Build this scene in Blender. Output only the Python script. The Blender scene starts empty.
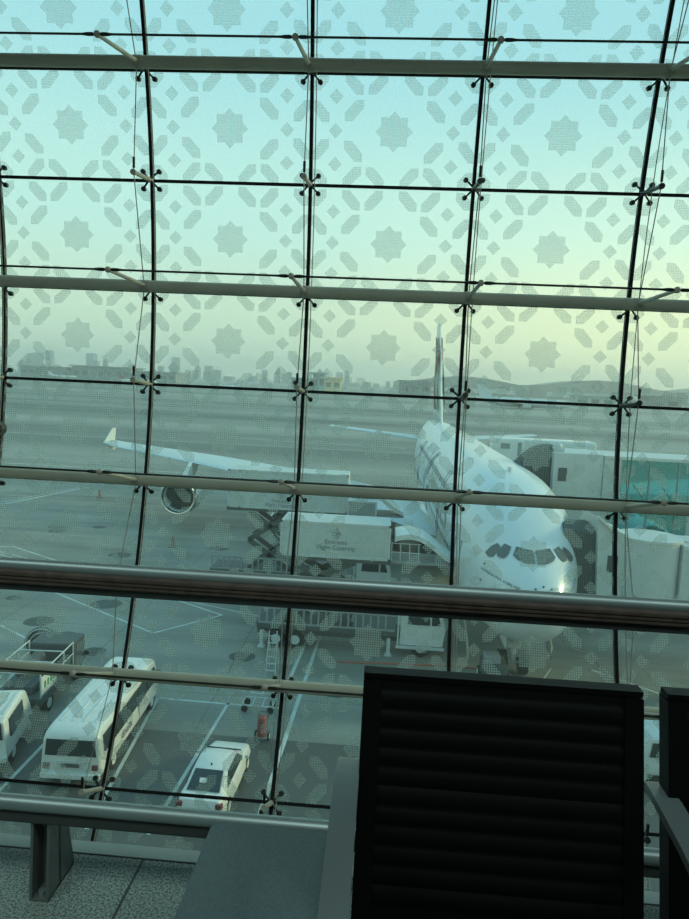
import bpy, bmesh, math, random
from mathutils import Vector, Matrix
from mathutils.bvhtree import BVHTree
random.seed(7)
sc = bpy.context.scene
COL = sc.collection
CH = 1.45            # eye height above the lounge floor
AP = -13.7           # apron level
R_ = math.radians

# ------------------------------------------------------------------ materials
MATS = {}
def mat(name, col, rough=.6, metal=0., spec=.5, noise=None, bump=0., coat=0.):
    if name in MATS: return MATS[name]
    m = bpy.data.materials.new(name); m.use_nodes = True
    nt = m.node_tree; b = nt.nodes['Principled BSDF']
    b.inputs['Base Color'].default_value = (*col, 1)
    b.inputs['Roughness'].default_value = rough
    b.inputs['Metallic'].default_value = metal
    b.inputs['Specular IOR Level'].default_value = spec
    b.inputs['Coat Weight'].default_value = coat
    tc = nt.nodes.new('ShaderNodeTexCoord')
    n = nt.nodes.new('ShaderNodeTexNoise')
    sc_, amt = noise if noise else (3., .06)
    n.inputs['Scale'].default_value = sc_; n.inputs['Detail'].default_value = 4
    nt.links.new(tc.outputs['Object'], n.inputs['Vector'])
    r = nt.nodes.new('ShaderNodeMapRange')
    r.inputs['From Min'].default_value = .3; r.inputs['From Max'].default_value = .7
    r.inputs['To Min'].default_value = 1-amt; r.inputs['To Max'].default_value = 1+amt
    nt.links.new(n.outputs['Fac'], r.inputs['Value'])
    mx = nt.nodes.new('ShaderNodeVectorMath'); mx.operation = 'SCALE'
    mx.inputs[0].default_value = col
    nt.links.new(r.outputs['Result'], mx.inputs['Scale'])
    nt.links.new(mx.outputs['Vector'], b.inputs['Base Color'])
    if bump:
        bp = nt.nodes.new('ShaderNodeBump'); bp.inputs['Strength'].default_value = bump
        nt.links.new(n.outputs['Fac'], bp.inputs['Height']); nt.links.new(bp.outputs['Normal'], b.inputs['Normal'])
    MATS[name] = m
    return m

def glass_mat(name, tint, refl=.08, veil=.05, veilcol=(.8, .85, .8)):
    m = bpy.data.materials.new(name); m.use_nodes = True
    nt = m.node_tree; nt.nodes.clear()
    out = nt.nodes.new('ShaderNodeOutputMaterial')
    tr = nt.nodes.new('ShaderNodeBsdfTransparent'); tr.inputs['Color'].default_value = (*tint, 1)
    gl = nt.nodes.new('ShaderNodeBsdfGlossy'); gl.inputs['Roughness'].default_value = .02
    fr = nt.nodes.new('ShaderNodeFresnel'); fr.inputs['IOR'].default_value = 1.3
    ml = nt.nodes.new('ShaderNodeMath'); ml.operation = 'MULTIPLY'; ml.inputs[1].default_value = refl*10
    mx = nt.nodes.new('ShaderNodeMixShader')
    nt.links.new(fr.outputs['Fac'], ml.inputs[0]); nt.links.new(ml.outputs[0], mx.inputs['Fac'])
    nt.links.new(tr.outputs[0], mx.inputs[1]); nt.links.new(gl.outputs[0], mx.inputs[2])
    last = mx
    if veil:  # hazy veil over the view, put into the glass as a translucent share
        tl = nt.nodes.new('ShaderNodeBsdfTranslucent'); tl.inputs['Color'].default_value = (*veilcol, 1)
        m2 = nt.nodes.new('ShaderNodeMixShader')
        n = nt.nodes.new('ShaderNodeTexNoise'); n.inputs['Scale'].default_value = 1.2; n.inputs['Detail'].default_value = 6
        uv = nt.nodes.new('ShaderNodeTexCoord'); nt.links.new(uv.outputs['Object'], n.inputs['Vector'])
        r = nt.nodes.new('ShaderNodeMapRange'); r.inputs['To Min'].default_value = veil*.7; r.inputs['To Max'].default_value = veil*1.3
        nt.links.new(n.outputs['Fac'], r.inputs['Value']); nt.links.new(r.outputs['Result'], m2.inputs['Fac'])
        nt.links.new(mx.outputs[0], m2.inputs[1]); nt.links.new(tl.outputs[0], m2.inputs[2]); last = m2
    nt.links.new(last.outputs[0], out.inputs['Surface'])
    return m

def frit_mat():
    m = bpy.data.materials.new('ceramic_frit_dots'); m.use_nodes = True
    nt = m.node_tree; nt.nodes.clear(); N = nt.nodes.new; L = nt.links.new
    out = N('ShaderNodeOutputMaterial')
    uv = N('ShaderNodeUVMap'); uv.uv_map = 'plane'
    sep = N('ShaderNodeSeparateXYZ'); L(uv.outputs[0], sep.inputs[0])
    def wave(o):
        a = N('ShaderNodeMath'); a.operation = 'MULTIPLY'; a.inputs[1].default_value = 2*math.pi/.028; L(o, a.inputs[0])
        b = N('ShaderNodeMath'); b.operation = 'SINE'; L(a.outputs[0], b.inputs[0]); return b.outputs[0]
    ad = N('ShaderNodeMath'); ad.operation = 'ADD'; L(wave(sep.outputs[0]), ad.inputs[0]); L(wave(sep.outputs[1]), ad.inputs[1])
    r = N('ShaderNodeMapRange'); r.inputs['From Min'].default_value = -.7; r.inputs['From Max'].default_value = .5
    r.inputs['To Min'].default_value = .46; r.inputs['To Max'].default_value = .26; L(ad.outputs[0], r.inputs['Value'])
    tr = N('ShaderNodeBsdfTransparent'); tr.inputs['Color'].default_value = (.97, .98, .97, 1)
    tl = N('ShaderNodeBsdfTranslucent'); tl.inputs['Color'].default_value = (.68, .80, .76, 1)
    df = N('ShaderNodeBsdfDiffuse'); df.inputs['Color'].default_value = (.6, .68, .66, 1)
    m1 = N('ShaderNodeMixShader'); m1.inputs['Fac'].default_value = .2; L(tl.outputs[0], m1.inputs[1]); L(df.outputs[0], m1.inputs[2])
    m2 = N('ShaderNodeMixShader'); L(r.outputs['Result'], m2.inputs['Fac']); L(tr.outputs[0], m2.inputs[1]); L(m1.outputs[0], m2.inputs[2])
    L(m2.outputs[0], out.inputs['Surface'])
    return m

M = dict(
 white=mat('white_paint', (.60, .62, .60), .35, coat=.2),
 plane=mat('aircraft_white', (.60, .645, .655), .34, noise=(.35, .03), coat=.2),
 wing=mat('wing_grey', (.44, .52, .55), .4, noise=(.3, .05)),
 titan=mat('bare_metal', (.7, .72, .72), .25, metal=1),
 dark=mat('dark_glass', (.02, .03, .035), .12),
 cockpit=mat('cockpit_glass', (.10, .115, .115), .15),
 black=mat('black_rubber', (.015, .015, .015), .8),
 grey=mat('mid_grey_paint', (.25, .27, .27), .6),
 dgrey=mat('dark_grey_paint', (.07, .08, .08), .6),
 lgrey=mat('light_grey_paint', (.5, .53, .52), .55, noise=(1.2, .08)),
 steel=mat('warm_white_steel', (.74, .74, .60), .45),
 steeld=mat('fitting_steel', (.075, .085, .08), .35, metal=.6),
 strut=mat('strut_cream', (.66, .64, .54), .45),
 seal=mat('black_silicone', (.008, .01, .01), .7),
 cable=mat('stainless_cable', (.50, .52, .47), .45),
 cabled=mat('dark_tension_rod', (.05, .055, .05), .4, metal=.5),
 rail=mat('brushed_rail', (.28, .335, .34), .42, metal=.6),
 raildark=mat('dark_rail_channel', (.06, .068, .066), .45, metal=.3),  # dark finish of the rail channels, also on posts and seat beam
 footm=mat('brushed_foot_plate', (.16, .18, .175), .38, metal=.5),
 wood=mat('dark_wood_grip', (.075, .05, .042), .5, noise=(30, .3)),
 leather=mat('black_leather', (.0022, .0024, .0025), .45, spec=.14, noise=(60, .15), bump=.03),
 alu=mat('polished_aluminium', (.18, .215, .225), .35, metal=.5),
 red=mat('red_paint', (.22, .05, .05), .6), green=mat('flag_green', (.02, .25, .1), .5),
 flagblk=mat('flag_black', (.02, .02, .02), .5), gold=mat('muted_gold', (.36, .36, .28), .5),
 text=mat('text_grey', (.16, .18, .2), .6), textblue=mat('text_dark_blue', (.05, .08, .12), .6),
 line=mat('white_road_paint', (.48, .51, .48), .7, noise=(2, .12)),
 yline=mat('yellow_road_paint', (.42, .34, .1), .7),
 stain=mat('oil_stain', (.05, .06, .055), .6, noise=(2, .2)),
 bellow=mat('grey_bellows_fabric', (.085, .095, .092), .75),
 bridge=mat('bridge_panel', (.46, .50, .49), .5, noise=(.8, .06)),
 teal=mat('teal_floor', (.30, .74, .76), .4),
 orange=mat('orange_plastic', (.28, .07, .05), .5),
 tail_r=mat('tail_lamp_red', (.16, .03, .03), .3),
 lit_yellow=mat('yellow_lit_wall', (.75, .62, .32), .7), build=mat('far_concrete', (.22, .25, .26), .8),  # yellow light on the far building is put into its wall colour
 tower=mat('hazy_tower_concrete', (.16, .18, .19), .8), hill=mat('far_roof_metal', (.16, .18, .17), .8, noise=(.01, .1)),
 teal_b=mat('blue_green_cladding', (.2, .36, .36), .6),
 yhose=mat('pale_hose', (.42, .42, .34), .5), redhose=mat('red_hose', (.4, .1, .07), .5),
 wall=mat('lounge_wall', (.16, .16, .15), .7), ceil=mat('lounge_ceiling', (.22, .22, .21), .8),
 ledge=mat('grey_metal_ledge', (.26, .31, .30), .45, metal=.2),
)
def granite(name, base, lo, scale, tile=None):
    m = bpy.data.materials.new(name); m.use_nodes = True; nt = m.node_tree; b = nt.nodes['Principled BSDF']
    N = nt.nodes.new; L = nt.links.new
    tc = N('ShaderNodeTexCoord'); n = N('ShaderNodeTexNoise'); n.inputs['Scale'].default_value = scale; n.inputs['Detail'].default_value = 3; n.inputs['Roughness'].default_value = .7
    L(tc.outputs['Object'], n.inputs['Vector'])
    cr = N('ShaderNodeValToRGB'); cr.color_ramp.elements[0].position = .42; cr.color_ramp.elements[1].position = .56
    cr.color_ramp.elements[0].color = (*lo, 1); cr.color_ramp.elements[1].color = (*base, 1)
    L(n.outputs['Fac'], cr.inputs['Fac'])
    last = cr.outputs[0]
    if tile:
        sep = N('ShaderNodeSeparateXYZ'); L(tc.outputs['Object'], sep.inputs[0])
        def joint(o, off):
            a = N('ShaderNodeMath'); a.operation = 'ADD'; a.inputs[1].default_value = off; L(o, a.inputs[0])
            w = N('ShaderNodeMath'); w.operation = 'PINGPONG'; w.inputs[1].default_value = tile/2; L(a.outputs[0], w.inputs[0])
            c = N('ShaderNodeMath'); c.operation = 'LESS_THAN'; c.inputs[1].default_value = .004; L(w.outputs[0], c.inputs[0]); return c.outputs[0]
        mx_ = N('ShaderNodeMath'); mx_.operation = 'MAXIMUM'; L(joint(sep.outputs[0], .66), mx_.inputs[0]); L(joint(sep.outputs[1], -1.81), mx_.inputs[1])
        mc = N('ShaderNodeMixRGB'); mc.inputs[2].default_value = (.02, .025, .022, 1); L(mx_.outputs[0], mc.inputs[0]); L(last, mc.inputs[1]); last = mc.outputs[0]
    L(last, b.inputs['Base Color']); b.inputs['Roughness'].default_value = .45
    return m
M['granite'] = granite('speckled_granite', (.27, .32, .30), (.05, .068, .062), 150, .8)
M['table'] = granite('speckled_table_laminate', (.09, .125, .135), (.055, .078, .084), 420)
M['table'].node_tree.nodes['Principled BSDF'].inputs['Roughness'].default_value = .5

def apron_mat():
    m = bpy.data.materials.new('apron_concrete'); m.use_nodes = True; nt = m.node_tree; b = nt.nodes['Principled BSDF']
    N = nt.nodes.new; L = nt.links.new
    g = N('ShaderNodeNewGeometry'); sep = N('ShaderNodeSeparateXYZ'); L(g.outputs['Position'], sep.inputs[0])
    # near apron : blotchy concrete
    n1 = N('ShaderNodeTexNoise'); n1.inputs['Scale'].default_value = .12; n1.inputs['Detail'].default_value = 7; L(g.outputs['Position'], n1.inputs['Vector'])
    mp = N('ShaderNodeMapping'); mp.inputs['Scale'].default_value = (.10, .9, 1); mp.inputs['Rotation'].default_value = (0, 0, .35); L(g.outputs['Position'], mp.inputs['Vector'])
    n2 = N('ShaderNodeTexNoise'); n2.inputs['Scale'].default_value = .5; n2.inputs['Detail'].default_value = 5; L(mp.outputs[0], n2.inputs['Vector'])
    av = N('ShaderNodeMath'); av.operation = 'ADD'; L(n1.outputs['Fac'], av.inputs[0]); L(n2.outputs['Fac'], av.inputs[1])
    cr = N('ShaderNodeValToRGB'); e = cr.color_ramp.elements; e[0].position = .36; e[1].position = .64
    hv = N('ShaderNodeMath'); hv.operation = 'MULTIPLY'; hv.inputs[1].default_value = .5; L(av.outputs[0], hv.inputs[0]); L(hv.outputs[0], cr.inputs['Fac'])
    e[0].color = (.108, .113, .098, 1); e[1].color = (.270, .268, .225, 1)
    # slab joints
    def joint(o, t, w):
        p = N('ShaderNodeMath'); p.operation = 'PINGPONG'; p.inputs[1].default_value = t/2; L(o, p.inputs[0])
        c = N('ShaderNodeMath'); c.operation = 'LESS_THAN'; c.inputs[1].default_value = w; L(p.outputs[0], c.inputs[0]); return c.outputs[0]
    jm = N('ShaderNodeMath'); jm.operation = 'MAXIMUM'; L(joint(sep.outputs[0], 7.5, .045), jm.inputs[0]); L(joint(sep.outputs[1], 7.5, .045), jm.inputs[1])
    jf = N('ShaderNodeMath'); jf.operation = 'MULTIPLY'; jf.inputs[1].default_value = .5; L(jm.outputs[0], jf.inputs[0])
    c1 = N('ShaderNodeMixRGB'); c1.inputs[2].default_value = (.06, .07, .065, 1); L(jf.outputs[0], c1.inputs[0]); L(cr.outputs[0], c1.inputs[1])
    # dark asphalt of the service road beside the building
    lt = N('ShaderNodeMath'); lt.operation = 'LESS_THAN'; lt.inputs[1].default_value = 26.4; L(sep.outputs[1], lt.inputs[0])
    cA = N('ShaderNodeMixRGB'); cA.inputs[2].default_value = (.068, .070, .064, 1); L(lt.outputs[0], cA.inputs[0]); L(c1.outputs[0], cA.inputs[1])
    # far field : taxiways and sand strips, bands running along x
    mp2 = N('ShaderNodeMapping'); mp2.inputs['Scale'].default_value = (.0012, .018, 1); L(g.outputs['Position'], mp2.inputs['Vector'])
    n3 = N('ShaderNodeTexNoise'); n3.inputs['Scale'].default_value = 1.; n3.inputs['Detail'].default_value = 4; L(mp2.outputs[0], n3.inputs['Vector'])
    cf = N('ShaderNodeValToRGB'); f = cf.color_ramp.elements; f[0].position = .40; f[1].position = .60
    f[0].color = (.062, .068, .058, 1); f[1].color = (.25, .25, .21, 1); L(n3.outputs['Fac'], cf.inputs['Fac'])
    bl = N('ShaderNodeMapRange'); bl.inputs['From Min'].default_value = 92; bl.inputs['From Max'].default_value = 130; L(sep.outputs[1], bl.inputs['Value'])
    c2 = N('ShaderNodeMixRGB'); L(bl.outputs['Result'], c2.inputs[0]); L(cA.outputs[0], c2.inputs[1]); L(cf.outputs[0], c2.inputs[2])
    L(c2.outputs[0], b.inputs['Base Color']); b.inputs['Roughness'].default_value = .55
    return m
M['apron'] = apron_mat()

# ------------------------------------------------------------------ mesh helpers
class MB:
    def __init__(s): s.bm = bmesh.new(); s.mi = 0; s.mats = []
    def _f(s, vs, flip=False):
        try: f = s.bm.faces.new(vs); f.material_index = s.mi; return f
        except ValueError: return None
    def box(s, x0, x1, y0, y1, z0, z1, bev=0.):
        v = [s.bm.verts.new((x, y, z)) for x in (x0, x1) for y in (y0, y1) for z in (z0, z1)]
        fs = [s._f([v[i] for i in q]) for q in ((0, 1, 3, 2), (4, 6, 7, 5), (0, 4, 5, 1), (2, 3, 7, 6), (0, 2, 6, 4), (1, 5, 7, 3))]
        if bev:
            es = list({e for f in fs for e in f.edges})
            bmesh.ops.bevel(s.bm, geom=es, offset=bev, segments=2, affect='EDGES', profile=.5)
        return s
    def obox(s, p0, p1, w, h, up=(0, 0, 1)):
        p0, p1 = Vector(p0), Vector(p1); d = (p1-p0).normalized(); u = Vector(up)
        a = d.cross(u).normalized(); u = a.cross(d).normalized()
        r = [[s.bm.verts.new(p+a*sx*w/2+u*sy*h/2) for sx, sy in ((-1, -1), (1, -1), (1, 1), (-1, 1))] for p in (p0, p1)]
        s._f(r[0][::-1]); s._f(r[1])
        for i in range(4): s._f([r[0][i], r[0][(i+1) % 4], r[1][(i+1) % 4], r[1][i]])
        return s
    def cyl(s, p0, p1, r, seg=12, r1=None, caps=True):
        p0, p1 = Vector(p0), Vector(p1); d = (p1-p0).normalized()
        a = d.orthogonal().normalized(); b = d.cross(a); r1 = r if r1 is None else r1
        R = []
        for p, rr in ((p0, r), (p1, r1)):
            R.append([s.bm.verts.new(p+(a*math.cos(t)+b*math.sin(t))*rr) for t in (2*math.pi*i/seg for i in range(seg))])
        for i in range(seg): s._f([R[0][i], R[0][(i+1) % seg], R[1][(i+1) % seg], R[1][i]])
        if caps: s._f(R[0][::-1]); s._f(R[1])
        return s
    def tube(s, pts, r, seg=8):
        pts = [Vector(p) for p in pts]; R = []
        for i, p in enumerate(pts):
            d = (pts[min(i+1, len(pts)-1)]-pts[max(i-1, 0)]).normalized()
            ref = Vector((0, 0, 1)) if abs(d.z) < .9 else Vector((0, 1, 0))
            a = d.cross(ref).normalized(); b = d.cross(a)
            R.append([s.bm.verts.new(p+(a*math.cos(t)+b*math.sin(t))*r) for t in (2*math.pi*k/seg for k in range(seg))])
        for q in range(len(R)-1):
            for i in range(seg): s._f([R[q][i], R[q][(i+1) % seg], R[q+1][(i+1) % seg], R[q+1][i]])
        s._f(R[0][::-1]); s._f(R[-1]); return s
    def loft(s, rings, cap=True, closed=True):
        V = [[s.bm.verts.new(p) for p in r] for r in rings]; n = len(V[0])
        for q in range(len(V)-1):
            for i in range(n if closed else n-1):
                s._f([V[q][i], V[q][(i+1) % n], V[q+1][(i+1) % n], V[q+1][i]])
        if cap: s._f(V[0][::-1]); s._f(V[-1])
        return s
    def prism(s, poly, axis, a, b):
        """poly of 2-D points, extruded along axis from a to b"""
        def mk(p, t): return {'x': (t, p[0], p[1]), 'y': (p[0], t, p[1]), 'z': (p[0], p[1], t)}[axis]
        A = [s.bm.verts.new(mk(p, a)) for p in poly]; B = [s.bm.verts.new(mk(p, b)) for p in poly]; n = len(poly)
        s._f(A[::-1]); s._f(B)
        for i in range(n): s._f([A[i], A[(i+1) % n], B[(i+1) % n], B[i]])
        return s
    def sphere(s, c, r, seg=12, sq=(1, 1, 1)):
        m = Matrix.Translation(Vector(c)) @ Matrix.Diagonal((*[r*q for q in sq], 1))
        n0 = len(s.bm.faces)
        bmesh.ops.create_uvsphere(s.bm, u_segments=seg, v_segments=max(6, seg//2), radius=1, matrix=m)
        s.bm.faces.ensure_lookup_table()
        for f in s.bm.faces[n0:]: f.material_index = s.mi
        return s
    def build(s, name, m, parent=None, smooth=False, label=None):
        me = bpy.data.meshes.new(name)
        bmesh.ops.recalc_face_normals(s.bm, faces=s.bm.faces)
        s.bm.to_mesh(me); s.bm.free()
        for k in (m if isinstance(m, (list, tuple)) else [m]): me.materials.append(k)
        if smooth:
            me.polygons.foreach_set('use_smooth', [True]*len(me.polygons))
            try: me.set_sharp_from_angle(angle=R_(38))
            except Exception: pass
        o = bpy.data.objects.new(name, me); COL.objects.link(o)
        if parent: o.parent = parent
        if label: o['label'] = label
        return o
def tag(o, label=None, cat=None, group=None, kind=None):
    if label: o['label'] = label
    if cat: o['category'] = cat
    if group: o['group'] = group
    if kind: o['kind'] = kind
    return o
def thing(name, loc, label, cat, rz=0., group=None):
    o = bpy.data.objects.new(name, None); COL.objects.link(o); o.empty_display_size = .1
    o.location = loc; o.rotation_euler = (0, 0, rz); return tag(o, label, cat, group)
def copy_tree(o, parent=None):
    c = o.copy(); COL.objects.link(c)
    if parent: c.parent = parent
    for ch in list(o.children): copy_tree(ch, c)
    return c
def text_mesh(txt, size, name, m, parent, frame, align='CENTER', extrude=.004, space=1., flat=True, label=None):
    """frame = 4x4 matrix : text x,y -> world of parent"""
    cu = bpy.data.curves.new(name, 'FONT'); cu.body = txt; cu.size = size; cu.align_x = align; cu.align_y = 'CENTER'
    cu.extrude = extrude; cu.resolution_u = 3; cu.space_line = .9; cu.space_character = space
    to = bpy.data.objects.new('tmp_text', cu); COL.objects.link(to)
    dg = bpy.context.evaluated_depsgraph_get(); dg.update()
    me = bpy.data.meshes.new_from_object(to.evaluated_get(dg)); bpy.data.objects.remove(to)
    me.name = name; me.materials.clear(); me.materials.append(m)
    me.transform(frame)
    o = bpy.data.objects.new(name, me); COL.objects.link(o); o.parent = parent
    if label: o['label'] = label
    return o
def frame(origin, xdir, ydir):
    x = Vector(xdir).normalized(); y = Vector(ydir).normalized(); z = x.cross(y)
    f = Matrix.Identity(4)
    for i in range(3): f[i][0] = x[i]; f[i][1] = y[i]; f[i][2] = z[i]; f[i][3] = origin[i]
    return f
def ring(y, hw, z0, z1, rad, n=4, cx=0., top=None):
    """rounded rectangle ring in the xz plane"""
    top = hw if top is None else top
    pts = []
    for (sx, sz, a0) in ((1, 1, 0), (-1, 1, 90), (-1, -1, 180), (1, -1, 270)):
        w = top if sz > 0 else hw; r = min(rad, w*.98, (z1-z0)*.49)
        for k in range(n+1):
            a = R_(a0+90*k/n)
            pts.append((cx+sx*(w-r)+r*math.cos(a), y, (z1-r if sz > 0 else z0+r)+r*math.sin(a)))
    return pts
def wheel(parent, c, r, w, axis='x', hub=True):
    """tyre and hub centred at c"""
    d = Vector((1, 0, 0)) if axis == 'x' else Vector((0, 1, 0)); c = Vector(c)
    b = MB(); b.cyl(c-d*w/2, c+d*w/2, r, 20)
    o = b.build('wheel', M['black'], parent, True)
    if hub:
        h = MB(); h.cyl(c-d*(w/2+.01), c+d*(w/2+.01), r*.55, 12); h.build('hub', M['lgrey'], o, True)
    return o

# ------------------------------------------------------------------ curved glass facade
FR, FD, FH = 5.883, 4.3102, .4375
S = [2.01, 1.3839, .7656, .0911, -.5092, -1.1586, -1.7698, -2.3646, -2.9958, -3.62, -4.24]     # arc positions of the joints
T0 = 1                                                                                   # index of the joint carrying the top truss
def G(c, s, o=0.):
    th = s/FR
    return Vector((2*(-1.5461+c-1), 2*(FD-FR*(1-math.cos(th)))-o*math.cos(th), 2*(FH+FR*math.sin(th))+CH-o*math.sin(th)))
def NRM(s): th = s/FR; return Vector((0, -math.cos(th), -math.sin(th)))
C0, C1 = -2, 7
win = thing('window_1', G(2, 0), None, None); win['kind'] = 'structure'
def local(b, p): return p-win.location
MG = glass_mat('green_tinted_glass', (.870, .955, .908), .05, .034, (.72, .84, .74))
MF = frit_mat()
def frit_shapes(pw, ph):
    """polygons in pane coordinates (metres from the centre)"""
    out = []
    u = pw
    r1, r2 = .113*u, .086*u
    out.append([((r1 if k % 2 == 0 else r2)*math.cos(math.pi*k/8), (r1 if k % 2 == 0 else r2)*math.sin(math.pi*k/8)) for k in range(16)])
    def loz(cx, cy, ang, L=.081, W=.033):
        a = R_(ang); pts = []
        for (l, w) in ((L, 0), (L-W, W), (-L+W, W), (-L, 0), (-L+W, -W), (L-W, -W)):
            pts.append((cx*u+(l*math.cos(a)-w*math.sin(a))*u, cy*u+(l*math.sin(a)+w*math.cos(a))*u))
        out.append(pts)
    for sx in (1, -1):
        for sy in (1, -1):
            sg = sx*sy
            loz(.245*sx, .255*sy, 47*sg); loz(.105*sx, .257*sy, -47*sg); loz(.243*sx, .112*sy, -47*sg if True else 0)
            loz(.447*sx, .105*sy, 47*sg); loz(.447*sx, .265*sy, -47*sg, .07)
            d = .043*u; cx, cy = .352*sx*u, .186*sy*u
            out.append([(cx+d, cy), (cx, cy+d), (cx-d, cy), (cx, cy-d)])
        d = .043*u; cx = .352*sx*u
        out.append([(cx+d, 0), (cx, d), (cx-d, 0), (cx, -d)])
    return out
for ri in range(len(S)-1):
    s1, s0 = S[ri], S[ri+1]; sm = (s0+s1)/2; ph = (s1-s0)*2; n = NRM(sm)
    for c in range(C0, C1):
        a, b_ = G(c, s0), G(c+1, s0); d_, c_ = G(c, s1), G(c+1, s1)
        ctr = (a+b_+c_+d_)/4; up = ((c_+d_)-(a+b_)).normalized(); rt = Vector((1, 0, 0))
        H = ((c_+d_)/2-(a+b_)/2).length
        nn = rt.cross(up)                                   # outward/inward
        if nn.y > 0: nn = -nn
        me = MB(); bm = me.bm; uvl = bm.loops.layers.uv.new('plane')
        gx, gy = 1-.012, H/2-.012
        def PT(x, y, o): return ctr-win.location+rt*x+up*y+nn*o
        vs = [[bm.verts.new(PT(x, y, o)) for x, y in ((-gx, -gy), (gx, -gy), (gx, gy), (-gx, gy))] for o in (-.008, .008)]
        me._f(vs[0]); me._f(vs[1][::-1])
        for i in range(4): me._f([vs[0][i], vs[0][(i+1) % 4], vs[1][(i+1) % 4], vs[1][i]])
        me.mi = 1
        for poly in frit_shapes(2, H):
            pl = [(max(-gx, min(gx, x)), max(-gy, min(gy, y))) for x, y in poly]
            f = me._f([bm.verts.new(PT(x, y, .0095)) for x, y in pl])
            if f:
                for lp, (x, y) in zip(f.loops, pl): lp[uvl].uv = (x, y)
        # keep orientation as built
        ms = bpy.data.meshes.new('glass_pane'); bm.to_mesh(ms); bm.free(); ms.materials.append(MG); ms.materials.append(MF)
        o = bpy.data.objects.new('glass_pane', ms); COL.objects.link(o); o.parent = win
# silicone joints
for c in range(C0, C1+1):
    me = MB(); pts = [G(c, S[-1]+(S[0]-S[-1])*k/40)-win.location for k in range(41)]
    me.loft([[p+Vector((sx*.021, 0, 0))+Vector((0, dy, 0)) for sx, dy in ((-1, -.03), (1, -.03), (1, .03), (-1, .03))] for p in pts])
    me.build('vertical_joint', M['seal'], win)
for s in S:
    me = MB(); a, b_ = G(C0, s)-win.location, G(C1, s)-win.location
    me.obox(a, b_, .036, .03, up=NRM(s)); me.build('horizontal_joint', M['seal'], win)
# spider fittings with four arms and round caps
sp_src = {}
for ri, s in enumerate(S[1:-1]):
    for c in range(C0+1, C1):
        if s not in sp_src:
            me = MB(); n = NRM(s); u = Vector((0, -n.z, n.y)); u = u if u.z > 0 else -u; r = Vector((1, 0, 0))
            me.cyl(n*.02, n*.30, .024, 10)
            for sx in (1, -1):
                for sy in (1, -1):
                    e = r*sx*.102+u*sy*.102
                    me.cyl(n*.11, e+n*.05, .014, 8, r1=.011)
                    me.cyl(e+n*.012, e+n*.055, .030, 12)
            o = me.build('spider_fitting', M['steeld'], win, True); sp_src[s] = o.data
        else:
            o = bpy.data.objects.new('spider_fitting', sp_src[s]); COL.objects.link(o); o.parent = win
        o.location = G(c, s)-win.location
# horizontal tube trusses on every second joint
names = {1: 'highest steel tube of the glass wall, under the top cable, crossing the blue sky',
         3: 'steel tube across the glass wall just above the horizon and the tail fin',
         5: 'steel tube across the glass wall in front of the parked airliner wing and lifted trucks',
         7: 'steel tube low on the glass wall, in front of the bus roof',
         9: 'lowest steel tube of the glass wall, below floor level'}
for k in (1, 3, 5, 7, 9):
    s = S[k]; n = NRM(s); o0 = G(0, s)
    t = thing('tube_truss', o0, names[k], 'steel truss', group='horizontal tube trusses of the glass wall')
    dz = Vector((0, 0, .03)); L0 = G(C0, s, .3)-o0+dz; L1 = G(C1, s, .3)-o0+dz
    me = MB(); me.cyl(L0, L1, .070, 20); me.build('tube', M['steel'], t, True)
    tips = []
    for c in range(C0+1, C1):
        base = G(c, s, .3)-o0+dz; tip = G(c, s, 1.42)-o0+Vector((0, 0, .06))
        me = MB(); me.cyl(base, tip, .026, 10, r1=.02); me.sphere(tip, .035, 10); me.cyl(base-Vector((.05, 0, 0)), base+Vector((.05, 0, 0)), .074, 16)
        me.build('strut', M['strut'], t, True); tips.append(tip)
        for sx in (-1, 1):
            me = MB(); X_ = lambda d, r: [(tip.x+sx*d, tip.y+r*math.cos(2*math.pi*j/8), tip.z+r*math.sin(2*math.pi*j/8)) for j in range(8)]
            me.loft([X_(d, r) for d, r in ((.03, .010), (.05, .019), (.10, .019), (.14, .013), (.18, .010))])
            me.build('turnbuckle', M['cabled'], t, True)
    me = MB(); me.tube([L0]+tips+[L1], .0115, 8); me.build('tension_cable', M['cabled'], t, True)
# vertical cable pairs hung beside each vertical joint
vnames = {-1: 'first', 0: 'second'}
vlab = {-1: 'thin vertical steel cables with short struts at the far end beyond the city view',
        0: 'thin vertical steel cables at the glass joint beside the round black lamp',
        1: 'thin vertical steel cables zigzagging in front of the bus and the city skyline',
        2: 'thin vertical steel cables passing in front of the scissor-lift trucks',
        3: 'thin vertical steel cables passing beside the airliner tail and fuselage',
        4: 'thin vertical steel cables in front of the grey boarding bridges',
        5: 'thin vertical steel cables just outside the view beyond the boarding bridges',
        6: 'thin vertical steel cables nearest the end wall of the lounge'}
for c in range(C0+1, C1):
    base = G(c, 0.)
    t = thing('hanger_cable', base, vlab[c], 'cable', group='vertical cables of the glass wall')
    pts = []
    for k, s in enumerate(S):
        pts.append(G(c, s, .34 if k % 2 else .62)-base)
    me = MB(); me.tube(pts, .0065, 6); me.build('zigzag_cable', M['cable'], t)
    me = MB(); me.tube([G(c, S[0]+(S[-1]-S[0])*k/30, .16)-base+Vector((.07, 0, 0)) for k in range(31)], .006, 6); me.build('straight_cable', M['cable'], t)
    for k, s in enumerate(S):
        if k % 2 == 0 and 0 < k < len(S)-1:
            me = MB(); a = G(c, s, .05)-base; b_ = G(c, s, .62)-base
            me.cyl(a, b_, .03, 10, r1=.022); me.cyl(b_-NRM(s)*.02, b_+NRM(s)*.03, .034, 10); me.build('strut', M['strut'] if c < 3 else M['steeld'], t, True)
            me = MB(); me.cyl(b_+Vector((0, 0, .05)), b_+Vector((0, 0, .17)), .016, 8); me.build('swage_end', M['cabled'], t, True)
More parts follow.
